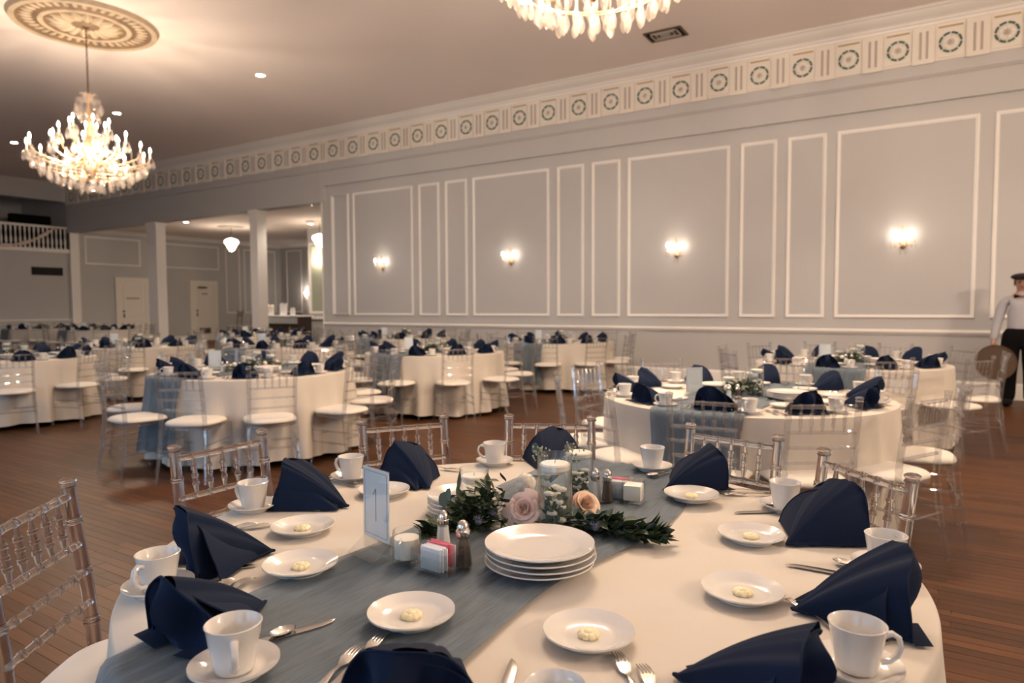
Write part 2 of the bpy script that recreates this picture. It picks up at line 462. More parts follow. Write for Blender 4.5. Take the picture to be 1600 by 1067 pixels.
# frieze with rosettes and fluted blocks
fz = moulding('trim_3', [(0, 0), (.012, 0), (.012, .53), (0, .53)], XE, XR, YW - 0.07, 4.90, CREAM)
P = 0.6617; X20 = 0.649 * 1.04545
tile = MB().box(-.17, .17, -.012, 0, .035, .48).mesh('rosette_tile', CREAM, False)
ringb = MB()
for k in range(8):
    a0 = k * PI / 4 + 0.07; pts = []
    for r_, n_ in ((.118, 1), (.145, -1)):
        seg = [(r_ * cos(a0 + t * (PI / 4 - .14) / 5), 0, r_ * sin(a0 + t * (PI / 4 - .14) / 5)) for t in range(6)]
        pts += seg[::n_]
    n = len(pts); ringb.add(pts + [(x, -.012, z) for x, _, z in pts],
                            [tuple(range(n, 2 * n)), *[(i, (i + 1) % n, n + (i + 1) % n, n + i) for i in range(n)]])
ringm = ringb.mesh('dashed_ring', GREEN, False)
ros = MB()
for k in range(8):
    a = k * PI / 4 + PI / 8
    ros.sphere((.07 * cos(a), -.002, .07 * sin(a)), .043, 8, 5, (1, .35, 1))
ros.sphere((0, -.004, 0), .03, 8, 5, (1, .5, 1))
rosm = ros.mesh('rosette', CREAM)
cross = MB()
for k in range(4):
    a = k * PI / 4
    cross.box(-.045, .045, -.019, -.014, -.004, .004, Matrix.Rotation(a, 4, 'Y'))
crossm = cross.mesh('rosette_vein', TAUPE, False)
goldm = MB().box(-.15, .15, -.022, 0, .455, .475).mesh('gold_bar', GOLD, False)
blkm = MB().box(-.135, .135, -.03, 0, -.02, .50).mesh('fluted_block', CREAM, False)
flum = MB().box(-.058, -.026, -.034, -.029, .05, .44).box(.026, .058, -.034, -.029, .05, .44).mesh('flute', TAUPE, False)
for k in range(-6, 40):
    xx = X20 - (k - 0) * P
    if xx < XE + 0.2 or xx > XR - 0.3: continue
    ob('rosette_tile', tile, fz, (xx, YW - .082, 4.90)); ob('dashed_ring', ringm, fz, (xx, YW - .094, 5.135))
    r_ = ob('rosette', rosm, fz, (xx, YW - .094, 5.135)); ob('rosette_vein', crossm, r_)
    ob('gold_bar', goldm, fz, (xx, YW - .082, 4.90))
    o = ob('fluted_block', blkm, fz, (xx + P / 2, YW - .082, 4.90)); ob('flute', flum, o)
moulding('trim_4', [(0, 0), (.015, 0), (.03, .03), (.01, .05), (0, .05)], XE, XR, YW - 0.07, 4.68, PAINT_UP)

# far end of the hall: wall under the balcony, balcony recess
struct('wall_far', MB().box(XE - .25, XE, YL, YW + .25, 0, 3.27).mesh('wall_far', PAINT, False))
struct('wall_balcony', MB().box(XBAL - .2, XBAL, YL, YW, 0, ZC).box(XBAL, XE, YW, YW + .2, 3.27, ZC).box(XBAL, XE - .25, YL, YW, 3.1, 3.27)
       .box(XE - .3, XE, YL, YW, 5.0, ZC).mesh('wall_balcony', PAINT_UP, False))


def railx(name, prof, y0, y1, X, z0, m_=TRIM):
    n = len(prof); vs = [(X + d, y, z0 + z) for y in (y0, y1) for d, z in prof]
    fs = [(i, i + 1, n + i + 1, n + i) for i in range(n - 1)] + [tuple(range(n)), tuple(range(n, 2 * n))[::-1]]
    return struct(name, MB().add(vs, fs).mesh(name, m_, True, 30))


railx('trim_5', rail, YL, YW + .1, XE, 0.90)
bal = thing('balcony_balustrade', 'white balcony balustrade with turned balusters high on far wall', 'railing', (XE, 0, 3.27))
ob('top_rail', bx(-.07, .05, 5.0, YW + .12, .80, .87).mesh('top_rail', TRIM, False), bal)
ob('bottom_rail', bx(-.09, .07, 5.0, YW + .12, -.02, .10).mesh('bottom_rail', TRIM, False), bal)
balm = MB().lathe([(.0, .10), (.032, .10), (.032, .16), (.018, .2), (.035, .30), (.03, .4), (.016, .5), (.018, .6), (.028, .68), (.03, .8), (0, .8)], 8).mesh('baluster', TRIM)
yy = 5.1
while yy < YW - .05:
    ob('baluster', balm, bal, (-.01, yy, 0)); yy += 0.135
ob('shade_backing', bx(-.13, -.11, 5.0, YW - .02, -.02, .80).mesh('shade_backing', BLACK, False), bal)  # black sheet added to stand in for the unlit balcony interior
ob('newel_post', bx(-.08, .07, YW - .02, YW + .11, -.02, .90).mesh('newel_post', TRIM, False), bal)
sw = MB()
pA, pB = toX(0, 383, XE + .1), toX(86, 356, XE + .1)


def sag(t):
    p = pA.lerp(pB, t); p.z -= 0.16 * sin(PI * t) * 1.1; return p


sw.tube([sag(t / 14) for t in range(15)], [.045 + .02 * sin(t * 1.3) for t in range(15)], 8)
tag(ob('fabric_swag', sw.mesh('fabric_swag', mat('blush_fabric', (.72, .60, .54), .8))), 'pale draped fabric swag tied across the balcony balustrade', 'drapery')
p0, p1 = toX(49, 417, XE), toX(98, 431.5, XE)
vt = thing('wall_vent', 'long black ventilation grille on the wall below the balcony', 'vent', (XE, 0, 0))
ob('grille', bx(0, .03, p0.y, p1.y, 2.47, 2.74).mesh('grille', BLACK, False), vt)
lv = bx(.03, .045, p0.y + .02, p1.y - .02, -.006, .006).mesh('louvre', mat('grille_edge', (.03, .03, .03), .5), False)
for k in range(6): ob('louvre', lv, vt, (0, 0, 2.5 + k * .042))
p0, p1 = toX(30, 334, XE - 1.2), toX(80, 352, XE - 1.2)
sp = thing('black_equipment_box', 'long black box behind the balcony balustrade', 'equipment', (XE - 1.2, (p0.y + p1.y) / 2, 3.27))
ob('body', MB().bevbox(-.25, 0, -.75, .75, .9, 1.33, .02).mesh('body', BLACK), sp)
ob('stand', bx(-.2, -.05, -.6, .6, 0, .9).mesh('stand', DARKWOOD, False), sp)

# adjoining room beyond the columns
struct('ceiling_side_room', bx(XE, XR, YW + .25, YF, ZA, ZA + .12).mesh('ceiling2', CEIL, False)).name = 'ceiling_2'
struct('wall_back', bx(XE - .25, XE, YW + .25, YF + .2, 0, ZA).mesh('wall_back', PAINT, False))
struct('wall_side_room', bx(XE, XR, YF, YF + .2, 0, ZA).mesh('wall_side_room', PAINT, False)).name = 'wall_rear'
moulding('trim_6', [(0, 0), (.03, 0), (.06, .06), (.12, .1), (.14, .13), (0, .13)], XE, XR, YF, ZA - .13)
railx('trim_7', [(0, 0), (.03, 0), (.06, .06), (.12, .1), (.14, .13), (0, .13)], YW + .25, YF, XE, ZA - .13)
railx('baseboard_back', [(0, 0), (.02, 0), (.02, .2), (0, .22)], YW + .25, YF, XE, 0)


def frame_on_x(y0, y1, z0, z1, X=XE, t=.055):
    o = struct('panel_moulding', frame_mesh(abs(y1 - y0), z1 - z0, t), bpy.data.objects['wall_back'])
    o.location = (X, (y0 + y1) / 2, z0); o.rotation_euler = (0, 0, R(90)); return o


frame_on_x(12.47, 14.45, 2.9, 3.9); frame_on_x(15.2, 17.75, 2.9, 3.86); frame_on_x(18.05, 18.75, 1.1, 3.86); frame_on_x(18.95, 20.6, 1.1, 3.86)
ff2 = frame_mesh(1.0, 2.8)
for xx in (-24.7, -23.3, -21.9, -20.5): ob('panel_moulding', ff2, bpy.data.objects['wall_rear'], (xx, YF, 1.1))
# columns under the header
for i, (x0, x1) in enumerate(((-20.70, -20.22), (-15.80, -15.50))):
    o = struct('column', None); o.name = 'trim_%d' % (8 + i); o['label'] = 'white square column'
    ob('column_shaft', bx(x0, x1, YW - .06, YW + .24, 0, 3.96).mesh('column', TRIM, False), o)
    ob('column_base', bx(x0 - .03, x1 + .03, YW - .09, YW + .27, 0, .22).mesh('column_base', TRIM, False), o)
    ob('column_cap', bx(x0 - .03, x1 + .03, YW - .09, YW + .27, 3.86, 3.96).mesh('column_cap', TRIM, False), o)
struct('pilaster', bx(XE - .05, XE + .12, YW - .02, YW + .27, 0, 3.96).mesh('pilaster', TRIM, False)).name = 'trim_10'
# end face trim of panelled wall
struct('trim_11', bx(XC - .02, XC, YW - .02, YW + .26, 0, 3.95).mesh('trim_11', TRIM, False))


def door(n, y0, y1, zt):
    d = ob('door_%d' % n, bx(0, .05, y0, y1, .01, zt).mesh('door', DOORW, False), None, (XE, 0, 0)); d['kind'] = 'structure'
    ob('door_casing', MB().box(0, .07, y0 - .16, y0, 0, zt + .16).box(0, .07, y1, y1 + .16, 0, zt + .16).box(0, .07, y0, y1, zt, zt + .16).mesh('casing', DOORW, False), d)
    for a, b_, z0, z1 in ((.12, .88, .15, .9), (.12, .88, 1.05, zt - .15)):
        o = ob('door_panel', frame_mesh((y1 - y0) * (b_ - a), z1 - z0, .04, .015), d, (.05, y0 + (y1 - y0) * .5, z0), (0, 0, R(90)))
        o.data.materials[0] = DOORW
    ob('door_handle', MB().box(.05, .10, y0 + .10, y0 + .13, 1.0, 1.14).box(.05, .09, y0 + .08, y0 + .15, 1.2, 1.26).mesh('handle', BRONZE, False), d)
    return d


d1 = door(1, 13.62, 14.55, 2.32); d2 = door(2, 16.55, 17.45, 2.28)
ob('lettering', MB().box(.051, .054, 13.85, 14.33, 1.68, 1.74).mesh('lettering', mat('faded_ink', (.36, .31, .26), .7), False), d1)
ob('door_sign', MB().box(.051, .056, 16.9, 17.15, 1.88, 1.94).mesh('door_sign', mat('faded_ink', (.3, .3, .3)), False), d2)
ob('kick_vent', MB().box(.051, .07, 16.75, 17.25, .30, .52).mesh('kick_vent', CHROME, False), d2)
ob('door_closer', MB().box(.05, .12, 16.7, 17.1, 2.14, 2.2).mesh('closer', CHROME, False), d2)
# fireplace, mirror wall and display bar
fp = thing('fireplace', 'white mantel fireplace on the rear wall of the side room', 'fireplace', (-22.55, YF, 0))
ob('mantel_shelf', MB().bevbox(-.85, .85, -.35, 0, 1.52, 1.62, .02).mesh('shelf', TRIM), fp)
ob('surround', MB().box(-.75, -.45, -.22, 0, 0, 1.52).box(.45, .75, -.22, 0, 0, 1.52).box(-.45, .45, -.22, 0, 1.1, 1.52).mesh('surround', TRIM, False), fp)
ob('firebox', bx(-.45, .45, -.1, -.02, 0, 1.1).mesh('firebox', BLACK, False), fp)
pf = thing('framed_mirror', 'dark framed mirror above the side room mantel', 'mirror', (-22.35, YF - .02, 1.95))
ob('frame', frame_mesh(.75, 1.25, .09, .05), pf).data.materials[0] = BRONZE
ob('glass', bx(-.3, .3, -.015, -.005, .08, 1.17).mesh('glass', mat('mirror', (.7, .7, .68), .05, 1.0), False), pf)
jw = struct('wall_jut', MB().box(-19.35, XC, 17.0, 17.2, 0, ZA).mesh('wall_jut', PAINT, False)); jw.name = 'wall_return'
ob('panel_moulding', frame_mesh(.85, 2.55, .1), jw, (-18.88, 17.0, 1.1))
ob('mirror_panel', bx(-.3, .3, -.012, 0, 0, 2.3).mesh('mirror_panel', mat('green_mirror', (.50, .54, .44), .25, .5), False), jw, (-18.85, 17.0, 1.2))
ob('chair_rail', bx(-19.35, XC, 16.94, 17.0, .92, 1.0).mesh('chair_rail', TRIM, False), jw)
bar = thing('gift_table', 'dark gift table with a white lace topper in the side room', 'table', (-19.65, 16.2, 0))
ob('tabletop', MB().bevbox(-1.12, 1.05, -.35, .35, 1.02, 1.07, .01).mesh('tabletop', TRIM), bar)
ob('lace_topper', MB().grid(lambda u, v: (-1.13 + 2.19 * u, -.36 - .012 * sin(u * 90), 1.0 - v * .2 - (.02 * abs(sin(u * 45)) if v == 1 else 0)), 120, 3).mesh('lace', mat('grey_lace', (.42, .43, .44), .9)), bar)
ob('body', bx(-1.08, 1.0, -.3, .3, 0, 1.02).mesh('body', DARKWOOD, False), bar)
for i, (dx, w_, h_, nm) in enumerate(((-.62, .24, .3, 'small'), (.02, .34, .42, 'large'), (.5, .2, .26, 'narrow'))):
    t = thing('picture_frame', 'white %s picture frame on the gift table' % nm, 'picture frame', (-19.65 + dx, 16.1, 1.07))
    ob('frame', frame_mesh(w_, h_, .03, .02), t); ob('picture', bx(-w_ / 2, w_ / 2, 0, .015, 0, h_).mesh('picture', WHITEP, False), t)
bq = thing('flower_bouquet', 'cream flower bouquet at the left end of the gift table', 'flowers', (-20.45, 16.15, 1.07))
b_ = MB()
for k in range(14): b_.sphere((rnd.uniform(-.16, .16), rnd.uniform(-.1, .1), rnd.uniform(.14, .34)), .07, 7, 5)
ob('blooms', b_.mesh('blooms', IVORY), bq)
ob('vase', MB().lathe([(0, 0), (.07, 0), (.08, .1), (.06, .18), (0, .18)], 10).mesh('vase', WHITEP), bq)

wal = mat('walnut', (.20, .12, .07), .5)
# remaining shell with windows, left of and behind the camera
lw = MB(); xs = [XBAL]
wins = [(-16, 'a'), (-12.2, 'a'), (-8.5, 'a'), (-5.5, 'a'), (-2.5, 'a'), (0.8, 'a')]
x = XBAL
for wx, _ in wins:
    lw.box(x, wx - .7, YL - .25, YL, 0, ZC); lw.box(wx - .7, wx + .7, YL - .25, YL, 0, .7); lw.box(wx - .7, wx + .7, YL - .25, YL, 2.9, ZC); x = wx + .7
lw.box(x, XR, YL - .25, YL, 0, ZC)
struct('wall_left', lw.mesh('wall_left', PAINT, False))
for i, (wx, _) in enumerate(wins):
    wn = ob('window_%d' % (i + 1), MB().box(wx - .7, wx - .64, YL - .15, YL - .05, .7, 2.9).box(wx + .64, wx + .7, YL - .15, YL - .05, .7, 2.9)
            .box(wx - .64, wx + .64, YL - .15, YL - .05, .7, .76).box(wx - .64, wx + .64, YL - .15, YL - .05, 2.84, 2.9)
            .box(wx - .64, wx + .64, YL - .13, YL - .07, 1.78, 1.82).mesh('window', TRIM, False)); wn['kind'] = 'structure'
    ob('pane', bx(wx - .64, wx + .64, YL - .105, YL - .1, .76, 2.84).mesh('pane', GLASS, False), wn)
struct('wall_rear_camera', bx(XR, XR + .2, YL, YF, 0, ZC).mesh('wall_end', PAINT, False)).name = 'wall_end'

# ------------------------------------------------------------------ ceiling fittings
canr = MB().lathe([(.075, 0), (.095, -.004), (.10, .0), (.075, .02)], 20).mesh('trim_ring', TRIM)
canl = MB().lathe([(0, -.001), (.074, -.001), (.074, .004), (0, .004)], 20).mesh('lens', CANLENS, False)
names = ['far left', 'left, beside the hanging chandelier', 'middle, between the two chandeliers', 'front, left of the cut-off chandelier', 'right', 'back row third', 'back row second', 'back row first']
for (x, y), nm in zip(CANS, names):
    t = thing('recessed_light', 'round recessed ceiling light, ' + nm, 'ceiling light', (x, y, ZC))
    ob('trim_ring', canr, t); ob('lens', canl, t)
sl = [(-18.07, 16.04), (-14.8, 13.1), (-21, 13.4)]
for (x, y), nm in zip(sl, ('beside the pendant', 'nearest the header', 'at the left')):
    t = thing('recessed_light', 'round recessed light in the side room ceiling, ' + nm, 'ceiling light', (x, y, ZA))
    ob('trim_ring', canr, t); ob('lens', canl, t)
    lamp('side_can', 'SPOT', (x, y, ZA - .05), 110, WARM2, .06, spot=R(140))
for i, (x, y) in enumerate(PENDS):
    t = thing('pendant_lamp', ('opal glass pendant lamp between the two white columns', 'opal glass pendant lamp at the end of the panelled wall')[i], 'pendant lamp', (x, y, ZA))
    ob('ceiling_medallion', MB().lathe([(0, -.03), (.2, -.035), (.4, -.02), (.45, 0)], 20).mesh('medallion', TAUPE), t)
    ob('rod', MB().tube([(0, 0, -.02), (0, 0, -.42)], .012, 6).mesh('rod', BRONZE), t)
    ob('glass_shade', MB().lathe([(.05, -.4), (.20, -.46), (.24, -.53), (.21, -.6), (.16, -.66), (.13, -.74), (.07, -.82), (0, -.86)], 20).mesh('shade', OPAL), t)
    lamp('pendant_glow', 'POINT', (x, y, ZA - .95), 45, WARM, .15)
vn = thing('ceiling_vent', 'square louvred metal air vent in the ceiling', 'vent', (-3.77, 10.57, ZC))
ob('frame', MB().box(-.3, .3, -.2, -.17, -.02, 0).box(-.3, .3, .17, .2, -.02, 0).box(-.3, -.27, -.17, .17, -.02, 0).box(.27, .3, -.17, .17, -.02, 0).mesh('frame', BRONZE, False), vn)
ob('backing', bx(-.28, .28, -.18, .18, -.004, -.001).mesh('backing', BLACK, False), vn)
for k in range(3):
    s_ = .22 - k * .07; q = s_ * .62
    ob('louvre', MB().box(-s_, s_, -q, -q + .02, -.03, -.004).box(-s_, -s_ + .02, -q, q, -.03, -.004).box(s_ - .02, s_, -q, q, -.03, -.004).box(-s_, s_, q - .02, q, -.03, -.004).mesh('louvre', TAUPE, False), vn)

# ------------------------------------------------------------------ chandeliers
bulbm = MB().lathe([(0, 0), (.012, .0), (.02, .03), (.012, .065), (0, .085)], 8).mesh('bulb', BULB)
sleeve = MB().lathe([(0, -.09), (.013, -.09), (.013, 0), (0, 0)], 8).mesh('candle_sleeve', WAX)
bobm = MB().lathe([(0, -.09), (.035, -.09), (.045, -.10), (.02, -.115), (0, -.115)], 10).mesh('bobeche', CRYSTAL)
dropm = MB().lathe([(0, 0), (.006, -.004), (.008, -.02), (.02, -.06), (.016, -.085), (0, -.105)], 6).mesh('crystal_drop', CRYSTAL, False)
beadm = MB()
for k in range(6): beadm.sphere((0, 0, -.02 * k), .0095, 6, 4)
beadm = beadm.mesh('crystal_string', CRYSTAL, False)


def chandelier(x, y, dz, label):
    t = thing('chandelier', label, 'chandelier', (x, y, ZC), 0)
    Z = lambda z: z - ZC + dz
    ob('canopy', MB().lathe([(0, 0), (.08, 0), (.07, -.04), (.02, -.07), (0, -.07)], 14).mesh('canopy', BRONZE), t)
    zc = -.06; c = MB(); i = 0
    while zc > Z(4.62):
        a = i % 2 * PI / 2
        c.tube([(.014 * cos(g) * cos(a), .014 * cos(g) * sin(a), zc - .03 + .03 * sin(g)) for g in [k * PI / 4 for k in range(8)]], .005, 5, closed=True)
        zc -= .046; i += 1
    ob('chain', c.mesh('chain', BRONZE), t)
    ob('stem', MB().lathe([(0, Z(4.6)), (.03, Z(4.58)), (.02, Z(4.4)), (.05, Z(4.3)), (.03, Z(4.15)), (.06, Z(3.95)), (.09, Z(3.8)), (.07, Z(3.65)), (.10, Z(3.5)), (.05, Z(3.35)), (0, Z(3.3))], 12).mesh('stem', BRASS), t)
    ob('crown', MB().lathe([(.10, Z(4.60)), (.12, Z(4.57)), (.07, Z(4.54)), (.17, Z(4.50)), (.16, Z(4.47)), (.06, Z(4.44))], 16).mesh('crown', CRYSTAL), t)
    for (n, rr, zz_, z0) in ((12, .80, 3.78, 3.62), (6, .50, 3.98, 3.72), (6, .27, 4.16, 3.9)):
        for k in range(n):
            a = 2 * PI * k / n + n; ca, sa = cos(a), sin(a)
            pts = [(.05, z0), (.05 + rr * .25, z0 - .13), (.05 + rr * .55, z0 - .10), (rr - .06, z0 - .02), (rr, zz_ - .11)]
            A = ob('arm', MB().tube([(r_ * ca, r_ * sa, Z(z_)) for r_, z_ in pts], [.014, .012, .012, .011, .010], 6).mesh('arm', BRASS), t)
            p = (rr * ca, rr * sa, Z(zz_))
            ob('candle_sleeve', sleeve, A, p); ob('bulb', bulbm, A, p); ob('bobeche', bobm, A, p)
            for j in range(3):
                b_ = a + j * 2.1
                ob('crystal_drop', dropm, A, (p[0] + .04 * cos(b_), p[1] + .04 * sin(b_), p[2] - .11), (0, 0, j), 1.4)
    for n, rr, z_, s in ((34, .74, 3.56, 1.1), (30, .64, 3.48, 1.1), (26, .54, 3.43, 1.2), (18, .42, 3.36, 1.2), (13, .28, 3.31, 1.2), (7, .14, 3.27, 1.2), (12, .17, 4.46, 1.3), (10, .13, 4.33, 1.2), (16, .33, 3.62, 1.2), (14, .22, 3.85, 1.3), (10, .2, 4.06, 1.2)):
        for k in range(n):
            a = 2 * PI * k / n + rr * 9
            ob('crystal_drop', dropm, t, (rr * cos(a), rr * sin(a), Z(z_ + rnd.uniform(-.03, .03))), (0, 0, a), s * 1.3)
            if k % 2 == 0 and n > 12: ob('crystal_string', beadm, t, (rr * .95 * cos(a), rr * .95 * sin(a), Z(z_ + .12)), (0, 0, 0), 1.1)
    for rr, z_ in ((.70, 3.52), (.56, 3.44), (.42, 3.38), (.28, 3.33)):
        ob('ring', MB().tube([(rr * cos(g * PI / 16), rr * sin(g * PI / 16), Z(z_)) for g in range(32)], .004, 5, closed=True).mesh('ring', BRASS), t)
    ob('crystal_ball', MB().sphere((0, 0, Z(3.17)), .045, 10, 7).mesh('crystal_ball', CRYSTAL, False), t)
    return t


def medallion(x, y, label):
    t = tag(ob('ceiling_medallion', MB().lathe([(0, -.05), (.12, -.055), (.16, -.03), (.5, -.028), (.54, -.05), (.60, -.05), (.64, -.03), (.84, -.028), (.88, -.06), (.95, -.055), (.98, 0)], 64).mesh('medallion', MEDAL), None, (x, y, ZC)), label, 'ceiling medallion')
    lf = MB().grid(lambda u, v: (.17 + .33 * u, (v - .5) * .13 * sin(PI * min(1, u * 1.05 + .02)) ** .7, -.028 - .06 * sin(PI * v) * sin(PI * u)), 8, 6).mesh('acanthus_leaf', MEDAL2)
    lf2 = MB().grid(lambda u, v: (.66 + .17 * u, (v - .5) * .07 * sin(PI * min(1, u * 1.02 + .05)) ** .5, -.028 - .025 * sin(PI * v) * sin(PI * u)), 5, 4).mesh('dentil', MEDAL2)
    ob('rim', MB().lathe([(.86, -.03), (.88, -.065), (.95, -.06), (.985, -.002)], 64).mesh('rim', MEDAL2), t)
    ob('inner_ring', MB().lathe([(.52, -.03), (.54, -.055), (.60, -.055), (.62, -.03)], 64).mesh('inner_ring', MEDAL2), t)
    for k in range(16): ob('acanthus_leaf', lf, t, (0, 0, 0), (0, 0, k * PI / 8))
    for k in range(40): ob('dentil', lf2, t, (0, 0, 0), (0, 0, k * PI / 20))
    return t


chandelier(*CHAND[0], 'crystal chandelier hanging on a chain from the plaster medallion')
chandelier(*CHAND[1], 'crystal chandelier cut off by the top edge of the photo')
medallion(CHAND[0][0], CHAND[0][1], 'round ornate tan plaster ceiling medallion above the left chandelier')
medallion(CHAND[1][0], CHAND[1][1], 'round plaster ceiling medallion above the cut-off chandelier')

# ------------------------------------------------------------------ wall sconces
scn = ['first from the left', 'second from the left', 'third from the left', 'nearest the capped man']


def sconce(x, y, z, label):
    t = thing('wall_sconce', label, 'wall lamp', (x, y, z))
    ob('backplate', MB().sphere((0, -.02, -.13), .045, 12, 8, (1, .5, 1.5)).mesh('backplate', BRASS), t)
    ob('finial', MB().lathe([(0, -.08), (.01, -.05), (.006, 0), (.02, .06), (.012, .1), (0, .13)], 8).mesh('finial', BRASS), t, (0, -.05, .05))
    for s in (-1, 1):
        A = ob('arm', MB().tube([(0, -.04, -.13), (s * .05, -.09, -.16), (s * .11, -.12, -.14), (s * .135, -.13, -.115)], .007, 6).mesh('arm', BRASS), t)
        p = (s * .135, -.13, -.0)
        ob('bulb', bulbm, A, p); ob('candle_sleeve', sleeve, A, p); ob('bobeche', bobm, A, p)
        for j in range(3): ob('crystal_drop', dropm, A, (s * .135 + .035 * cos(j * 2.1), -.13 + .035 * sin(j * 2.1), -.115), (0, 0, 0), .8)
    for j in (-1, 1): ob('crystal_drop', dropm, t, (j * .03, -.06, -.2), (0, 0, 0), .9)


for x, nm in zip(SCONX, scn): sconce(x, YW, 2.40, 'two-candle brass wall sconce on the panelled wall, ' + nm)
sconce(-23.75, YF, 1.95, 'lit brass wall sconce left of the side room mantel')
lamp('sconce_glow', 'POINT', (-23.75, YF - .22, 2.0), 14, WARM2, .03)

# ------------------------------------------------------------------ chairs


def ring_profile(r, nodes, L):
    """rod profile of radius r and length L with double-ring bamboo nodes at the given heights"""
    pr = [(0, 0), (r * .9, 0), (r, .004)]
    for n in nodes:
        pr += [(r, n - .009), (r * 1.22, n - .007), (r * 1.22, n - .003), (r * 1.02, n), (r * 1.22, n + .003), (r * 1.22, n + .007), (r, n + .009)]
    pr += [(r, L - .004), (r * .9, L), (0, L)]
    return pr


def align(p0, p1):
    p0, p1 = Vector(p0), Vector(p1); d = p1 - p0
    return Matrix.Translation(p0) @ d.to_track_quat('Z', 'Y').to_matrix().to_4x4(), d.length


def rod(b, p0, p1, r, nodes, n):
    M, L = align(p0, p1); b.lathe(ring_profile(r, [L * q for q in nodes], L), n, M)


def post(b, s, n, rings=True):
    """rear leg and back post, bent above the seat"""
    path = [(s * .198, -.245, 0), (s * .186, -.205, .25), (s * .178, -.185, .45), (s * .174, -.195, .60), (s * .174, -.225, .80), (s * .175, -.238, .895)]
    P_ = [Vector(p) for p in path]; zs = []; rad = []; pts = []
    nodes = [.12, .28, .40, .52, .66, .80] if rings else []
    samples = [0, .04, .1, .2, .3, .36, .45, .5, .56, .6, .66, .7, .76, .8, .86, .895]
    allz = set(samples)
    for q in nodes: allz |= {q - .009, q - .007, q - .002, q, q + .002, q + .007, q + .009}
    for z in sorted(allz):
        for i in range(len(P_) - 1):
            if P_[i].z <= z <= P_[i + 1].z + 1e-6:
                p = P_[i].lerp(P_[i + 1], (z - P_[i].z) / (P_[i + 1].z - P_[i].z)); break
        r_ = .0115 + .006 * min(1, z / .3)
        if any(abs(z - q) < .0075 and abs(z - q) > .001 for q in nodes): r_ += .003
        pts.append(p); rad.append(r_)
    b.tube(pts, rad, n)
    tp = P_[-1]
    b.lathe([(0, .0), (.019, 0), (.022, .003), (.019, .007), (.016, .011), (.021, .014), (.022, .019), (.015, .024), (0, .026)], n, Matrix.Translation(tp - Vector((0, 0, .002))))


def cush():
    def f(u, v):
        a = 2 * PI * u; e = 2.0 / 3.2
        c, s_ = cos(a), sin(a)
        ex = math.copysign(abs(c) ** e, c); ey = math.copysign(abs(s_) ** e, s_)
        prof = [(0.0, .487), (.5, .486), (.8, .482), (.93, .474), (.99, .463), (1.0, .455), (.985, .447), (.93, .442), (0, .442)]
        r_, z = prof[round(v * 8)]
        return (ex * r_ * (.205 + .015 * s_), ey * r_ * .205, z)
    return MB().grid(f, 36, 8, wrapu=True).mesh('seat_pad', PAD, True, 80)


PADM = cush()
zt, zr = .868, (.735, .655, .575)
yb = lambda z: -.195 - .043 * (z - .60) / .295 if z > .6 else -.19


def chair_meshes(n, mtl):
    D = {}
    for s, k in ((-1, 'L'), (1, 'R')):
        b = MB(); post(b, s, n); D['post' + k] = b.mesh('back_leg', mtl)
        b = MB(); rod(b, (s * .205, .185, .0), (s * .192, .175, .43), .0155, [.25, .5, .8], n); D['fl' + k] = b.mesh('front_leg', mtl)
        b = MB(); rod(b, (s * .198, .17, .30), (s * .188, -.21, .30), .0085, [.3, .6], n); D['ss' + k] = b.mesh('stretcher', mtl)
        b = MB(); rod(b, (s * .200, .17, .20), (s * .190, -.22, .20), .0085, [.3, .6], n); D['st' + k] = b.mesh('stretcher', mtl)
    b = MB(); rod(b, (-.165, yb(zt), zt), (.165, yb(zt), zt), .0105, [.16, .33, .5, .67, .84], n); D['top'] = b.mesh('top_rail', mtl)
    for i, z in enumerate(zr):
        b = MB(); rod(b, (-.172, yb(z), z), (.172, yb(z), z), .0095, [.16, .33, .5, .67, .84], n); D['r%d' % i] = b.mesh('back_rail', mtl)
    b = MB(); M, L = align((0, yb(zr[0]), zr[0]), (0, yb(zt), zt))
    pr = [(0, 0), (.005, .002)]
    for q in (.30, .5, .70):
        c = L * q; pr += [(.0085, c - .007), (.0115, c - .006), (.0115, c + .004), (.0085, c + .006)]
    pr += [(.005, L - .002), (0, L)]
    b.lathe(pr, n, M); D['sp'] = b.mesh('spindle', mtl)
    D['front'] = (lambda b: (rod(b, (-.195, .178, .25), (.195, .178, .25), .0085, [.3, .7], n), b)[1])(MB()).mesh('stretcher', mtl)
    D['rear'] = (lambda b: (rod(b, (-.19, -.205, .25), (.19, -.205, .25), .0085, [.3, .7], n), b)[1])(MB()).mesh('stretcher', mtl)
    fr = MB()
    def f(u, v):
        a = 2 * PI * u; e = 2 / 3.4; c, s_ = cos(a), sin(a)
        ex = math.copysign(abs(c) ** e, c); ey = math.copysign(abs(s_) ** e, s_)
        rr, z = [(.96, .440), (.80, .440), (.80, .418), (.96, .418), (.96, .440)][round(v * 4)]
        return (ex * rr * .21, ey * rr * .205, z)
    fr.grid(f, 28, 4, wrapu=True); D['seat'] = fr.mesh('seat_frame', mtl)
    return D


CM = chair_meshes(14, ACR); CM2 = chair_meshes(8, ACRF)
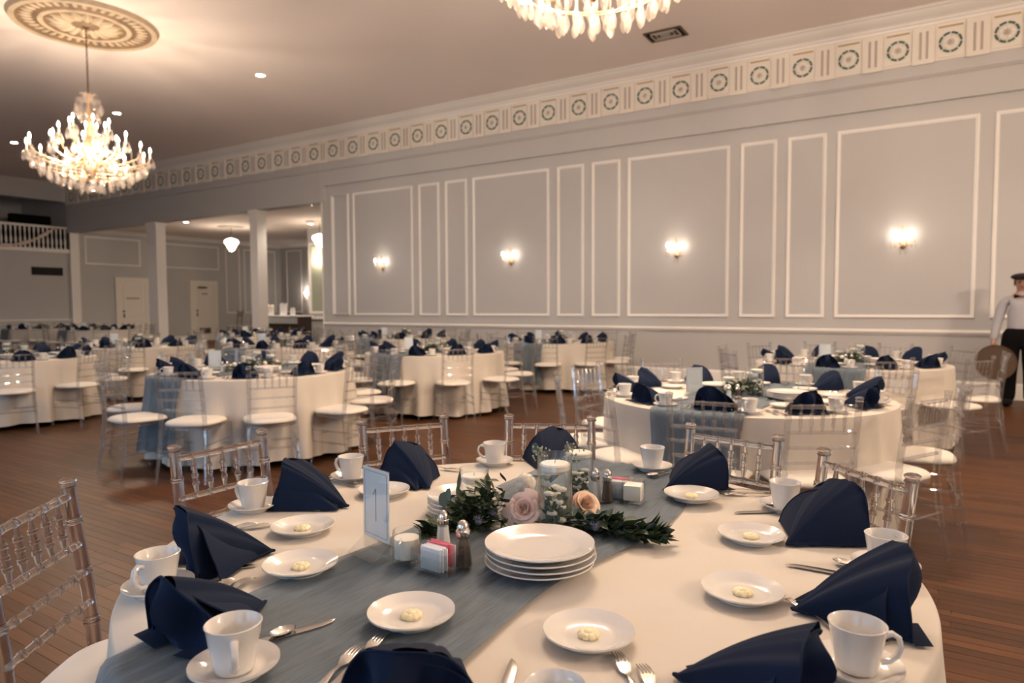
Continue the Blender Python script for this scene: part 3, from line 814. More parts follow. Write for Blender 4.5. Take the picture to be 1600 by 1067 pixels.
# far chairs: the clear frame as one part
fb = MB()
for s in (-1, 1):
    post(fb, s, 6, False); rod(fb, (s * .205, .185, 0), (s * .192, .175, .43), .0155, [], 6)
    rod(fb, (s * .2, .17, .22), (s * .19, -.21, .22), .0085, [], 5); rod(fb, (s * .2, .17, .3), (s * .19, -.21, .3), .0085, [], 5)
rod(fb, (-.165, yb(zt), zt), (.165, yb(zt), zt), .0115, [], 6)
for z in zr: rod(fb, (-.172, yb(z), z), (.172, yb(z), z), .0105, [], 6)
for k in range(5):
    x_ = -.11 + .055 * k; rod(fb, (x_, yb(zr[0]), zr[0]), (x_, yb(zt), zt), .0078, [.3, .7], 6)
rod(fb, (-.195, .178, .25), (.195, .178, .25), .0085, [], 5); rod(fb, (-.19, -.205, .25), (.19, -.205, .25), .0085, [], 5)
FARF = fb.mesh('frame', ACRF)


def bar_chair(px, side):
    q = toY(px, 484, 17.6); me = FARF.copy(); me.materials[0] = wal
    t = thing('bar_chair', 'tall brown wooden bar chair in the side room, %s of two' % side, 'chair', (q.x, 17.6, 0), PI * .96)
    t.scale = (1.1, 1.1, 1.34)
    ob('frame', me, t); ob('seat_pad', MB().bevbox(-.2, .2, -.2, .2, .44, .46, .008).mesh('seat_pad', PAD), t)


bar_chair(366, 'left'); bar_chair(388, 'right')


def chair(x, y, rz, label, lod, group):
    t = thing('chiavari_chair', label, 'chair', (x, y, 0), rz, group)
    if lod >= 2:
        ob('frame', FARF, t); ob('seat_pad', PADM, t); return t
    D = CM if lod == 0 else CM2
    for k in 'LR':
        ob('back_leg', D['post' + k], t); ob('front_leg', D['fl' + k], t); ob('stretcher', D['ss' + k], t); ob('stretcher', D['st' + k], t)
    ob('top_rail', D['top'], t)
    for i in range(3): ob('back_rail', D['r%d' % i], t)
    for k in range(5): ob('spindle', D['sp'], t, (-.11 + .055 * k, 0, 0))
    ob('stretcher', D['front'], t); ob('stretcher', D['rear'], t)
    ob('seat_frame', D['seat'], t); ob('seat_pad', PADM, t)
    return t


# ------------------------------------------------------------------ tableware meshes
TR = 0.914


def cloth_mesh(seed, nf, n=180, m_=16, top=True):
    g = random.Random(seed); ph = [g.uniform(0, 6.28) for _ in range(4)]
    def fold(a):
        s_ = sin(nf * a + ph[0] + .8 * sin(2 * a + ph[1]))
        return (.5 + .5 * s_) ** 1.4 + .25 * sin((nf * 2 + 1) * a + ph[2])
    def f(u, v):
        a = 2 * PI * u
        if v < .2:
            r_ = TR * v / .2; z = .7655; return (r_ * cos(a), r_ * sin(a), z)
        t = (v - .2) / .8
        if t < .12:
            q = t / .12 * PI / 2; r_ = TR + .012 * sin(q); z = .7655 - .012 * (1 - cos(q)); return (r_ * cos(a), r_ * sin(a), z)
        t = (t - .12) / .88
        hem = .035 + .03 * (1 + sin(4 * a + ph[3])) / 2
        r_ = TR + .012 + t * .015 + (t ** 1.1) * .085 * fold(a) - .02 * t
        return (r_ * cos(a), r_ * sin(a), .7535 - (0.7535 - hem) * t)
    return MB().grid(f, n, m_, wrapu=True).mesh('tablecloth', CLOTH, True, 60)


CLM = [cloth_mesh(3, 15, 240, 22), cloth_mesh(5, 13), cloth_mesh(9, 16), cloth_mesh(12, 14)]


def runner_mesh(seed, n=90, m_=130, W=.285):
    g = random.Random(seed); ph = [g.uniform(0, 6.28) for _ in range(8)]
    Ltot = TR * 2 + 1.25
    def f(u, v):
        s_ = (v - .5) * Ltot
        wv = W * (1 + .07 * sin(s_ * 3.1 + ph[0]) + .04 * sin(s_ * 7.3 + ph[1]))
        x = (u * 2 - 1) * wv + .012 * sin(s_ * 5 + ph[2])
        wr = sum(sin((u * k * 9 + s_ * q) + ph[i]) for i, (k, q) in enumerate(((1, 1.2), (2.1, -.9), (3.3, .7), (5.2, 1.9)))) / 4
        lift = .003 + .0055 * (1 + wr) + .0022 * abs(sin(u * 31 + 1.5 * sin(s_ * 2.2 + ph[6]) + ph[7])) + .0012 * sin(u * 83 + 2 * sin(s_ * 3))
        edge = math.sqrt(max(.01, (TR + .014) ** 2 - x * x)); sg = 1 if s_ >= 0 else -1; a = abs(s_)
        if a < edge - .0: return (x, s_, .7655 + lift)
        over = a - edge; rr = .02
        if over < rr * PI / 2:
            q = over / rr; return (x, sg * (edge + (rr * sin(q)) * .5 + lift * sin(q)), .7655 + lift * cos(q) - rr * (1 - cos(q)))
        dn = over - rr * PI / 2
        return (x * (1 - .1 * dn), sg * (edge + .012 + lift + .12 * dn + .02 * dn * sin(u * 26 + ph[5]) + dn * .05), .7655 - rr - dn)
    return MB().grid(f, n, m_).mesh('table_runner', GAUZE, True, 80)


RUNM = [runner_mesh(2, 170, 190), runner_mesh(4)]


def napkin_mesh(seed):
    g = random.Random(seed); b = MB()
    h = .128 + g.uniform(-.01, .012); W = .105 + g.uniform(-.01, .01); back = -.075; tip = Vector((0, .140, .004))
    ph = g.uniform(0, 6.28); skew = g.uniform(-.02, .02)
    def arch(t, W, h, back):                       # t in -1..1 left..right
        ax = abs(t); x = W * math.copysign(ax ** .85, t)
        z = h * (1 - ax ** 2.0) ** .62 if ax < 1 else 0
        yb_ = back + .035 * ax ** 1.5 + .010 * sin(5 * t + ph)
        return Vector((x + skew * (1 - ax), yb_, z + .003))
    def outer(u, v):
        t = u * 2 - 1; B = arch(t, W, h, back); s_ = v
        p = tip.lerp(B, s_)
        puff = sin(PI * s_) * .013 * (1 - abs(t) ** 3) + s_ * (.007 if abs(t - .12) < .17 else 0) + .007 * s_ * (abs(((t * 2.6 + ph) % 1) * 2 - 1) - .5) * (1 - t * t)
        n_ = Vector((t * .8, .15, 1)).normalized()
        p = p + n_ * (puff + .0035 * s_ * cos(7 * t + ph * 2) * (1 - abs(t) ** 4))
        p.z = max(p.z, .002); return p
    b.grid(outer, 36, 14)
    M2 = Matrix.Translation((.012, .006, 0)) @ Matrix.Rotation(R(-13 if seed % 2 else 12), 4, 'Z')
    def under(u, v):                               # lower layer of the fold, peeping out beside the ridge fold
        t = u * 2 - 1; B = arch(t, W * 1.06, h * .80, back + .012); p = (tip * .93).lerp(B, v)
        p.z += .006 * sin(PI * v) * cos(6 * t + ph); p.z = max(p.z, .002); return p
    b.grid(under, 26, 8, M2)
    b.tube([(M2 @ arch(-1 + k / 12, W * 1.06, h * .80, back + .012)) for k in range(25)], .002, 5)
    def inner(u, v):                               # folded-back layer that closes the rear, with a central crease
        t = u * 2 - 1; B = arch(t, W, h, back)
        c = Vector((.02 * sin(ph) + t * W * .75, back + .012 + .015 * abs(t), .003))
        p = B.lerp(c, v); crease = (1 - min(1, abs(t) * 3)) * .03 * sin(PI * min(1, v * 1.2)) - .02 * sin(PI * v) * sin(2.2 * abs(t))
        p.y -= crease - .012 * sin(PI * v) * cos(9 * t + ph); p.z = max(p.z, .002); return p
    b.grid(inner, 28, 8)
    b.tube([arch(-1 + k / 12, W, h, back) for k in range(25)], .0022, 5)
    for s_ in (-1, 1):                             # rolled hems along the base, and a loose rear corner
        b.tube([tip.lerp(arch(s_, W, h, back), k / 10) + Vector((0, 0, .001 + .004 * abs(sin(k * .9 + ph)))) for k in range(11)], .0030, 5)
        def flap(u, v, s_=s_):
            p = Vector((s_ * W * (.25 + .85 * u), back + .035 - .045 * v * (1 - .3 * u), .004 + .012 * sin(PI * u) * (1 - v)))
            return p
        b.grid(flap, 6, 4)
    return b.mesh('napkin', NAVY, True, 50)


NAPM = [napkin_mesh(k) for k in (1, 2, 3, 4, 5)]
CUPB = MB().lathe([(0, .004), (.024, .004), (.026, 0), (.031, .001), (.033, .008), (.0395, .045), (.0445, .0755), (.0455, .0775), (.0440, .0785), (.0418, .0765), (.0368, .045), (.030, .012), (.02, .009), (0, .008)], 32).mesh('coffee_cup', CHINA)
hp = [(.040, .062), (.052, .066), (.062, .060), (.066, .046), (.060, .030), (.049, .020), (.036, .018)]
CUPH = MB().tube([(x, 0, z) for x, z in hp], [.006, .005, .0045, .0045, .0045, .005, .006], 8, Matrix.Diagonal((1, 1.3, 1, 1))).mesh('handle', CHINA)


def plate_mesh(r, name):
    pr = [(0, .004), (r * .55, .004), (r * .62, .0), (r * .66, .0), (r * .68, .004), (r * .97, .0165), (r, .0185), (r * .995, .0215), (r * .97, .0205), (r * .72, .0105), (r * .66, .0075), (r * .5, .006), (0, .006)]
    return MB().lathe(pr, 48).mesh(name, CHINA)


SAUC = plate_mesh(.072, 'saucer'); BREAD = plate_mesh(.084, 'bread_plate'); DINN = plate_mesh(.127, 'dinner_plate')


def butter_mesh():
    b = MB()
    for k in range(9):
        a = k * 2 * PI / 9
        b.sphere((.010 * cos(a), .010 * sin(a), .003), .0075, 8, 5, (1, 1, .7))
    b.lathe([(0, .011), (.006, .009), (.013, .004), (.014, 0), (0, 0)], 12)
    return b.mesh('butter_rosette', BUTTER)


BUTM = butter_mesh()


def outline_solid(b, pts, zf, th=.0016):
    """closed outline (x, y) given a height function, extruded by th"""
    n = len(pts)
    b.add([(x, y, zf(y) + th) for x, y in pts] + [(x, y, zf(y)) for x, y in pts],
          [tuple(range(n)), tuple(range(n, 2 * n))[::-1], *[(i, n + i, n + (i + 1) % n, (i + 1) % n) for i in range(n)]])


def strip(b, secs, zf, th=.0018):
    """secs: list of (y, halfwidth, xoffset)"""
    vs = []
    for y, hw, xo in secs:
        z = zf(y, 0); vs += [(xo - hw, y, z + th * .6), (xo, y, z + th), (xo + hw, y, z + th * .6), (xo + hw, y, z), (xo - hw, y, z)]
    fs = []
    for i in range(len(secs) - 1):
        for k in range(5):
            k2 = (k + 1) % 5; fs.append((i * 5 + k, i * 5 + k2, (i + 1) * 5 + k2, (i + 1) * 5 + k))
    fs += [tuple(range(5)), tuple((len(secs) - 1) * 5 + k for k in range(5))[::-1]]
    b.add(vs, fs)


def fork_mesh(L):
    b = MB(); s_ = L / .19
    zf = lambda y, _: .001 + (.008 * max(0, (y / s_ - .06) / .03) if y / s_ < .09 else .008 * max(0, 1 - (y / s_ - .09) / .03) + (.012 * sin(PI * max(0, min(1, (y / s_ - .115) / .075))) ** 1 * .5))
    strip(b, [(0, .009, 0), (.03 * s_, .0085, 0), (.08 * s_, .0035, 0), (.105 * s_, .003, 0), (.122 * s_, .009, 0), (.135 * s_, .0115, 0), (.142 * s_, .0115, 0)], zf)
    for k in range(4):
        x_ = -.0092 + .0061 * k
        strip(b, [(.140 * s_, .0022, x_), (.165 * s_, .0019, x_ * .95), (.188 * s_, .0009, x_ * .85)], zf)
    return b.mesh('fork', CHROME)


def knife_mesh():
    b = MB(); zf = lambda y, _: .001
    strip(b, [(0, .007, 0), (.02, .0085, 0), (.09, .0065, 0), (.10, .005, 0), (.105, .0085, .001), (.15, .0095, .001), (.19, .0085, .0), (.21, .005, -.003), (.218, .001, -.006)], zf, .0025)
    return b.mesh('knife', CHROME)


def spoon_mesh():
    b = MB(); zf = lambda y, _: .001 + .006 * sin(PI * max(0, min(1, y / .12)))
    strip(b, [(0, .0085, 0), (.03, .007, 0), (.07, .0035, 0), (.115, .003, 0), (.12, .004, 0)], zf)
    def bowl(u, v):
        y = .115 + .052 * v; hw = .0165 * math.sqrt(max(0.0001, 1 - (2 * v - 1) ** 2)) * (1 - .18 * (v - .5)); x = (u * 2 - 1) * hw
        return (x, y, .0095 - .0075 * (1 - (u * 2 - 1) ** 2) * (1 - (2 * v - 1) ** 2))
    b.grid(bowl, 8, 12)
    return b.mesh('spoon', CHROME)


FORK, FORK2, KNIFE, SPOON = fork_mesh(.19), fork_mesh(.17), knife_mesh(), spoon_mesh()


def glass_cyl(r, h, name='vase'):
    t = .0025
    return MB().lathe([(0, 0), (r * .96, 0), (r, .004), (r, h - .002), (r - t / 2, h), (r - t, h - .002), (r - t, .009), (r * .9, .007), (0, .007)], 32).mesh(name, GLASS)


# ------------------------------------------------------------------ labels
WORDS = ['front', 'front-right', 'right-front', 'right-rear', 'rear-right', 'rear', 'rear-left', 'left-rear', 'left-front', 'front-left']


def seat_words(angs, c):
    a0 = math.degrees(math.atan2(-c[1], -c[0]))
    rel = [((a - a0 + 180) % 360) - 180 for a in angs]
    order = sorted(range(len(angs)), key=lambda i: rel[i] % 360)
    i0 = min(range(len(angs)), key=lambda i: abs(rel[i])); k = order.index(i0)
    out = [None] * len(angs)
    for j in range(len(angs)): out[order[(k + j) % len(angs)]] = WORDS[j]
    return out


# ------------------------------------------------------------------ flowers and leaves
def leaf_mesh(L, W, bend, kind):
    def f(u, v):
        y = L * u; w_ = W * (sin(PI * min(1, u ** .8)) ** .9 if kind == 0 else math.sqrt(max(0, 1 - (2 * u - 1) ** 2)))
        x = (v * 2 - 1) * w_
        return (x, y * cos(bend * u), abs(v * 2 - 1) * w_ * .35 + L * sin(bend * u) * .5 * u)
    return MB().grid(f, 5, 2).mesh('leaf', (LEAFM, LEAF2, LEAF3)[0 if kind == 0 else 1], True, 80)


LFM = [leaf_mesh(.05, .009, .5, 0), leaf_mesh(.042, .008, -.3, 0), leaf_mesh(.036, .013, .4, 1), leaf_mesh(.04, .0095, .2, 0)]
LFM[3].materials[0] = LEAF3


def petal(r, w_, h_, curl):
    def f(u, v):
        a = (u - .5) * w_; rr = r * (.30 + .70 * math.sqrt(v)) + curl * v ** 4
        return (rr * cos(a), rr * sin(a), h_ * v - curl * .9 * v ** 5 - .22 * h_ * (2 * u - 1) ** 4 * v)
    return MB().grid(f, 8, 7)


def rose(loc, size, mt, label, tilt, rz, npet=22):
    t = thing('rose', label, 'flower', loc); t.rotation_euler = (tilt, 0, rz)
    me = {}
    for k in range(npet):
        q = k / npet; key = round(q * 4)
        if key not in me: me[key] = petal(size * (.10 + .22 * key), 2.6 - .35 * key, size * (1.25 - .16 * key), size * .11 * key).mesh('petal', mt, True, 80)
        ob('petal', me[key], t, (0, 0, -size * .05 * q), (rnd.uniform(-.10, .10), rnd.uniform(-.10, .10), k * 2.4), .82 + .2 * ((q * 4) % 1) + rnd.uniform(-.03, .03))
    return t


def bloom_mesh(r, mt, seed):
    g = random.Random(seed); b = MB()
    for k in range(46):
        a = k * 2.399; zq = 1 - k / 46 * 1.25; rr = math.sqrt(max(0, 1 - zq * zq))
        M = Matrix.Translation((0, 0, r * .4)) @ Vector((rr * cos(a), rr * sin(a), zq)).to_track_quat('Z', 'Y').to_matrix().to_4x4() @ Matrix.Translation((0, 0, r * g.uniform(.55, .72))) @ Matrix.Rotation(g.uniform(0, 6), 4, 'Z')
        b.grid(lambda u, v: ((u - .5) * r * .6, (v - .5) * r * .7, -r * .5 * ((u - .5) ** 2 + (v - .5) ** 2) + r * .08 * sin(7 * u + 5 * v)), 3, 3, M)
    return b.mesh('bloom', mt, True, 80)


BLM = {'ivory': bloom_mesh(.035, IVORY, 1), 'peach': bloom_mesh(.033, PEACH, 2), 'blush': bloom_mesh(.033, BLUSH, 3)}


def garland_stuff(seed, L=.62, n=420, W=.06, hh=.07):
    g = random.Random(seed); b = MB()
    for k in range(n):
        s_ = g.gauss(0, .42); s_ = max(-1, min(1, s_)); env = (1 - abs(s_) ** 1.6)
        p = Vector((s_ * L / 2, g.uniform(-1, 1) * W * (env + .25), g.uniform(.004, .012 + hh * env)))
        M = Matrix.Translation(p) @ Matrix.Rotation(math.atan2(p.y * 3, s_ * .5) - PI / 2 + g.gauss(0, .8), 4, 'Z') @ Matrix.Rotation(g.uniform(-.2, .8), 4, 'X') @ Matrix.Rotation(g.uniform(-.6, .6), 4, 'Y')
        l_ = g.uniform(.03, .05); w_ = l_ * .2; b.cur = g.choice((0, 0, 1, 2))
        b.add([(0, 0, 0), (w_, l_ * .45, .004), (0, l_, 0), (-w_, l_ * .45, .004), (0, l_ * .5, -.002)], [(0, 1, 4), (1, 2, 4), (2, 3, 4), (3, 0, 4)], M)
    b.cur = 0
    b.tube([(-L / 2, 0, .01), (0, 0, .02), (L / 2, 0, .01)], .003, 5)
    return b.mesh('foliage', [LEAFM, LEAF2, LEAF3], True, 80)


GARM = [garland_stuff(5), garland_stuff(8)]
VCUP = glass_cyl(.045, .20); VS = glass_cyl(.045, .13)
CANDM = MB().lathe([(0, 0), (.026, .002), (.038, .012), (.040, .024), (.036, .028), (.02, .026), (0, .027)], 24).mesh('floating_candle', WAX)
WICK = MB().tube([(0, 0, .026), (.001, 0, .036)], .0008, 5).mesh('wick', BLACK)
TUMB = glass_cyl(.036, .10, 'tumbler')
STEM_ = MB()
for k in range(5):
    a = k * 1.25; STEM_.tube([(.02 * cos(a), .02 * sin(a), .01), (.012 * cos(a + 1), .012 * sin(a + 1), .06), (.025 * cos(a + 2), .025 * sin(a + 2), .10)], .002, 5)
    for j in range(5): STEM_.sphere((.022 * cos(a + j * .5), .022 * sin(a + j * .5), .02 + .02 * j), .008, 6, 4, (1, .5, 1.3))
STEM_.cur = 1
for k in range(9):
    a = k * 2.4; STEM_.sphere((.018 * cos(a), .018 * sin(a), .03 + .011 * k), .013, 8, 5, (1.2, .9, .6))
SPRIG = STEM_.mesh('submerged_sprig', [LEAF2, IVORY])


def candle_vase(loc, h, label, group=None, sprig=True, r=.045):
    t = tag(ob('candle_vase', VCUP if h > .16 else VS, None, loc, (0, 0, 0), (r / .045, r / .045, h / (.20 if h > .16 else .13))), label, 'vase', group)
    hh = .20 if h > .16 else .13
    ob('water', MB().lathe([(0, .0075), (.041, .0075), (.042, hh - .04), (0, hh - .04)], 24).mesh('water', WATER), t)
    if sprig: ob('submerged_sprig', SPRIG, t, (0, 0, 0), (0, 0, 0), (1, 1, .9 if hh > .16 else .5))
    c = ob('floating_candle', CANDM, t, (0, 0, hh - .052)); ob('wick', WICK, c)
    return t


SHB = MB().lathe([(0, 0), (.0205, 0), (.0215, .004), (.020, .01), (.0135, .066), (.0135, .072), (0, .072)], 8).mesh('shaker_body', GLASS, True, 25)
SHC = MB().lathe([(.0145, .068), (.0155, .070), (.0155, .079), (.013, .081), (.013, .086), (.011, .095), (.005, .101), (0, .102)], 16).mesh('shaker_cap', CHROME)
SHS = MB().lathe([(0, .004), (.0185, .004), (.0128, .062), (0, .062)], 8)
SHSS, SHSP = SHS.mesh('salt', SALT), SHS.mesh('pepper', PEPPER)


def shaker(loc, kind, label, group=None):
    t = tag(ob(kind + '_shaker', SHB, None, loc), label, 'shaker', group)
    ob('metal_cap', SHC, t); ob(kind, SHSS if kind == 'salt' else SHSP, t)
    return t


def stand(loc, rz, num, label, h=.175, w_=.105):
    t = thing('table_number_stand', label, 'sign', loc, rz)
    z0 = .035
    ob('acrylic_frame', MB().box(-w_ / 2, w_ / 2, -.0022, -.0012, 0.004, z0 + h).box(-w_ / 2, w_ / 2, .0012, .0022, .004, z0 + h).mesh('acrylic_frame', GLASS, False), t)
    for s_ in (-1, 1):
        ob('foot', MB().add([(-w_ / 2, 0, .034), (w_ / 2, 0, .034), (w_ / 2, s_ * .045, .001), (-w_ / 2, s_ * .045, .001), (-w_ / 2, s_ * .002, .034), (w_ / 2, s_ * .002, .034), (w_ / 2, s_ * .048, .001), (-w_ / 2, s_ * .048, .001)],
                            [(0, 1, 2, 3), (4, 5, 6, 7), (0, 1, 5, 4), (3, 2, 6, 7), (0, 3, 7, 4), (1, 2, 6, 5)]).mesh('foot', GLASS, False), t)
    c = ob('card', MB().box(-w_ / 2 + .002, w_ / 2 - .002, -.001, .001, z0, z0 + h - .002).mesh('card', CARD, False), t)
    b = MB(); i = .009; lw_ = .0012
    for s_ in (-1, 1):
        y0, y1 = (-.0016, -.0011) if s_ < 0 else (.0011, .0016)
        b.box(-w_ / 2 + i, w_ / 2 - i, y0, y1, z0 + i, z0 + i + lw_).box(-w_ / 2 + i, w_ / 2 - i, y0, y1, z0 + h - i - lw_, z0 + h - i)
        b.box(-w_ / 2 + i, -w_ / 2 + i + lw_, y0, y1, z0 + i, z0 + h - i).box(w_ / 2 - i - lw_, w_ / 2 - i, y0, y1, z0 + i, z0 + h - i)
    ob('border_line', b.mesh('border_line', INK, False), c)
    if num == 1:
        b = MB().box(-.0014, .0014, -.0017, -.0011, z0 + .045, z0 + .125)
        b.box(-.0009, .0009, -.0017, -.0011, 0, .018, Matrix.Translation((-.0005, 0, z0 + .1235)) @ Matrix.Rotation(R(215), 4, 'Y'))
        ob('numeral', b.mesh('numeral', INK, False), c)
    elif num:
        cu_ = bpy.data.curves.new('numeral', 'FONT'); cu_.body = str(num); cu_.size = .09; cu_.align_x = 'CENTER'; cu_.extrude = .0002; cu_.materials.append(INK)
        tmp = bpy.data.objects.new('tmp', cu_); me_ = bpy.data.meshes.new_from_object(tmp); bpy.data.objects.remove(tmp)
        ob('numeral', me_, c, (0, -.0016, z0 + .055), (PI / 2, 0, 0))
    return t


# ------------------------------------------------------------------ tables
LET = 'abcdefghijklm'
TABLES = [  # name, centre, lod, chair angles, chair radii, napkin phase
    ('front table', T1C, 0),
    ('middle right table', (-1.12, 4.70), 1),
    ('middle left table', (-5.60, 4.25), 1),
    ('table nearest the capped man', (-0.80, 7.90), 2),
    ('middle centre table', (-5.75, 7.20), 2),
    ('leftmost table', (-9.70, 3.80), 2),
    ('far centre table', (-5.50, 10.20), 3),
    ('farthest table by the wall', (-8.90, 10.15), 3),
    ('table behind middle left one', (-8.60, 7.10), 3),
    ('second table from left', (-10.9, 6.1), 3),
    ('left table by far doors', (-22.3, 9.6), 3),
    ('right table by far doors', (-19.7, 9.9), 3),
    ('table before the far columns', (-12.1, 9.4), 3),
]
CH = {1: [(-86, 1.20), (-58, 1.20), (-121, 1.20), (-150, 1.25), (170, 1.3), (134, 1.3), (-28, 1.22), (6, 1.25), (47, 1.25), (88, 1.3)],
      2: [(-93, 1.36), (-62, 1.34), (-32, 1.34), (3, 1.34), (36, 1.34), (72, 1.34), (108, 1.3), (144, 1.3), (180, 1.3), (-129, 1.3)]}
PH = {3: -70, 4: -40, 5: -20, 6: -70, 7: -60, 8: -35, 9: -35, 10: -30, 11: -25, 12: -35}


def place_chair(cx, cy, ang, r, label, lod, grp):
    a = R(ang); d = Vector((cos(a), sin(a)))
    rs = r - .235                       # r is the radius of the back's top
    return chair(cx + d.x * rs, cy + d.y * rs, a + PI / 2, label, lod, grp)


def table_base(i, nm, cx, cy):
    t = thing('round_table', 'round table under the cloth of the ' + nm, 'table', (cx, cy, 0))
    ob('tabletop', TOPM, t)
    for k in range(4):
        a = k * PI / 2 + .7; ob('leg', LEGM, t, (.6 * cos(a), .6 * sin(a), 0))


TOPM = MB().lathe([(0, .715), (TR - .03, .715), (TR - .02, .72), (TR - .02, .745), (TR - .025, .750), (0, .750)], 48).mesh('tabletop', DARKWOOD)
LEGM = MB().tube([(0, 0, 0), (0, 0, .725)], .016, 8).mesh('leg', BRONZE)


def setting(nm, wd, cx, cy, lod, a, rn=.77, cup=True, plate=True, idx=0):
    """one place laying: a in degrees"""
    def pos(r_, ang): return (cx + r_ * cos(R(ang)), cy + r_ * sin(R(ang)))
    Zt = .7665
    place = 'at the %s seat of the %s' % (wd, nm)
    x, y = pos(rn, a)
    n = tag(ob('folded_napkin', NAPM[idx % 5], None, (x, y, Zt + .003), (0, 0, R(a) + PI / 2 + rnd.uniform(-.25, .25)), 1.0 if lod else 1), 'navy folded napkin standing ' + place, 'napkin', 'navy napkins of the ' + nm)
    if cup:
        x, y = pos(.80 if lod else .83, a + 14)
        s_ = tag(ob('saucer', SAUC, None, (x, y, Zt)), 'white saucer under the cup ' + place, 'saucer', 'saucers of the ' + nm)
        c = tag(ob('coffee_cup', CUPB, None, (x, y, Zt + .0075), (0, 0, R(a) + rnd.uniform(-.6, .6))), 'white coffee cup ' + place, 'cup', 'coffee cups of the ' + nm)
        ob('handle', CUPH, c)
    if plate:
        x, y = pos(.56, a)
        tag(ob('bread_plate', BREAD, None, (x, y, Zt + (.012 if abs(x - cx) < .3 and lod < 9 else 0))), 'white bread plate ' + place, 'plate', 'bread plates of the ' + nm)
    if lod <= 1:
        for me, kind, off, rr, ln in ((FORK, 'fork', -9, .86, 'dinner'), (FORK2, 'fork', -12, .84, 'salad'), (KNIFE, 'knife', 7.5, .86, ''), (SPOON, 'spoon', 10, .85, '')):
            x, y = pos(rr, a + off)
            rz = R(a) + PI / 2 + rnd.uniform(-.1, .1)
            onr = .012 if (x - cx) ** 2 < .32 ** 2 else .0015
            tag(ob(kind, me, None, (x, y, Zt + onr), (0, 0, rz)), ('steel %s %s %s' % (ln, kind, place)).replace('  ', ' '), kind, '%ss of the %s' % (kind, nm))


CLI = [0, 1, 2, 3, 1, 2, 3, 1, 2, 3, 1, 2, 3]
for i, (nm, (cx, cy), lod) in enumerate(TABLES):
    table_base(i, nm, cx, cy)
    tag(ob('tablecloth', CLM[CLI[i]], None, (cx, cy, 0), (0, 0, i * 1.1)), 'cream floor-length tablecloth on the ' + nm, 'tablecloth', 'cream round tablecloths')
    tag(ob('table_runner', RUNM[0 if i == 0 else 1], None, (cx - .035, cy, 0)), 'sheer grey-blue gauze runner across the ' + nm, 'table runner', 'grey-blue table runners')
    if i == 0: continue
    if i in CH: lst = CH[i]
    else: lst = [(PH[i] + 36 * k, 1.30 + rnd.uniform(-.03, .06)) for k in range(10)]
    ws = seat_words([a for a, _ in lst], (cx, cy))
    for (a, r_), wd in zip(lst, ws):
        place_chair(cx, cy, a, r_, 'clear acrylic chair at the %s of the %s' % (wd, nm), lod, 'chairs of the ' + nm)
    ph = {1: -88, 2: -80}.get(i, PH.get(i, 0) + 8)
    ang = [ph + 36 * k for k in range(10)]; ws = seat_words(ang, (cx, cy))
    for k, (a, wd) in enumerate(zip(ang, ws)):
        setting(nm, wd, cx, cy, lod, a, idx=k + i, plate=lod <= 2)
    # centrepiece
    Zt = .7775
    g = thing('leaf_garland', 'low garland of dark green leaves along the middle of the ' + nm, 'garland', (cx, cy, Zt), R(80))
    o = ob('foliage', GARM[i % 2], g); o['kind'] = 'stuff'
    for k, (kind, dx, dy) in enumerate((('ivory', -.05, -.20), ('blush', .07, .05), ('ivory', -.08, .12), ('peach', .03, .22))):
        tag(ob('flower_bloom', BLM[kind], None, (cx + dx, cy + dy, Zt + .04)), '%s %s rose in the garland of the %s' % (('front', 'middle right', 'middle left', 'rear')[k], kind, nm), 'flower')
    for k, (dx, dy, h_) in enumerate(((.10, -.06, .20), (-.10, .02, .13), (.02, .16, .16))):
        candle_vase((cx + dx, cy + dy, Zt), h_, '%s glass candle cylinder on the %s' % (('tall', 'short', 'medium')[k], nm), None, lod < 3)
    for s_, w_ in ((-1, 'left'), (1, 'right')):
        n_ = 4 if lod < 3 else 3
        for k in range(n_):
            tag(ob('dinner_plate', DINN, None, (cx + s_ * .25 + .05, cy - s_ * .1, Zt - .002 + .010 * k), (0, 0, k)),
                'white plate, %s of %s stack, %s' % (('bottom', 'second from bottom', 'third from bottom', 'top')[k] if k < n_ - 1 else 'top', w_, nm), 'plate', 'stacked dinner plates')
    shaker((cx + .0, cy - .36, Zt), 'salt', 'glass salt shaker on the ' + nm); shaker((cx + .05, cy - .345, Zt), 'pepper', 'glass pepper shaker on the ' + nm)
    px_ = -.20 if i != 1 else -.24
    stand((cx + px_, cy - .30, Zt - .002), math.atan2(cx + px_, -(cy - .3)) * 1 + rnd.uniform(-.15, .15) + (0.5 if i == 1 else 0), 2 if i == 1 else 0, 'pale table number card on the ' + nm, .16, .115)
    if lod < 3:
        for k, (dx, dy) in enumerate(((.36, .12), (-.40, .16))):
            tag(ob('glass_tumbler', TUMB, None, (cx + dx, cy + dy, .768)), 'empty clear glass tumbler on the %s side of the %s' % (('right', 'left')[k], nm), 'glass')

# front table: chairs read off the photograph
c1 = [((-25, 800), (100, 745), 'at the left edge of the photo'), ((278, 690), (405, 668), 'left of the front table, behind two cups'),
      ((568, 652), (692, 643), 'behind the dome napkin at the rear left of the front table'), ((797, 645), (922, 645), 'at the rear of the front table, behind the centrepiece'),
      ((1073, 662), (1218, 670), 'at the rear right of the front table'), ((1272, 700), (1438, 730), 'at the right of the front table')]
for a, b, nm in c1:
    p, q = at(*a, .925), at(*b, .925); mid = (p + q) / 2; d = Vector((T1C[0] - mid.x, T1C[1] - mid.y, 0)).normalized()
    pos = mid + d * .235
    chair(pos.x, pos.y, math.atan2(d.y, d.x) - PI / 2, 'clear acrylic chair ' + nm, 0, 'chairs of the front table')

TN = 'the front table'
Z1 = .7665; ZR = .777
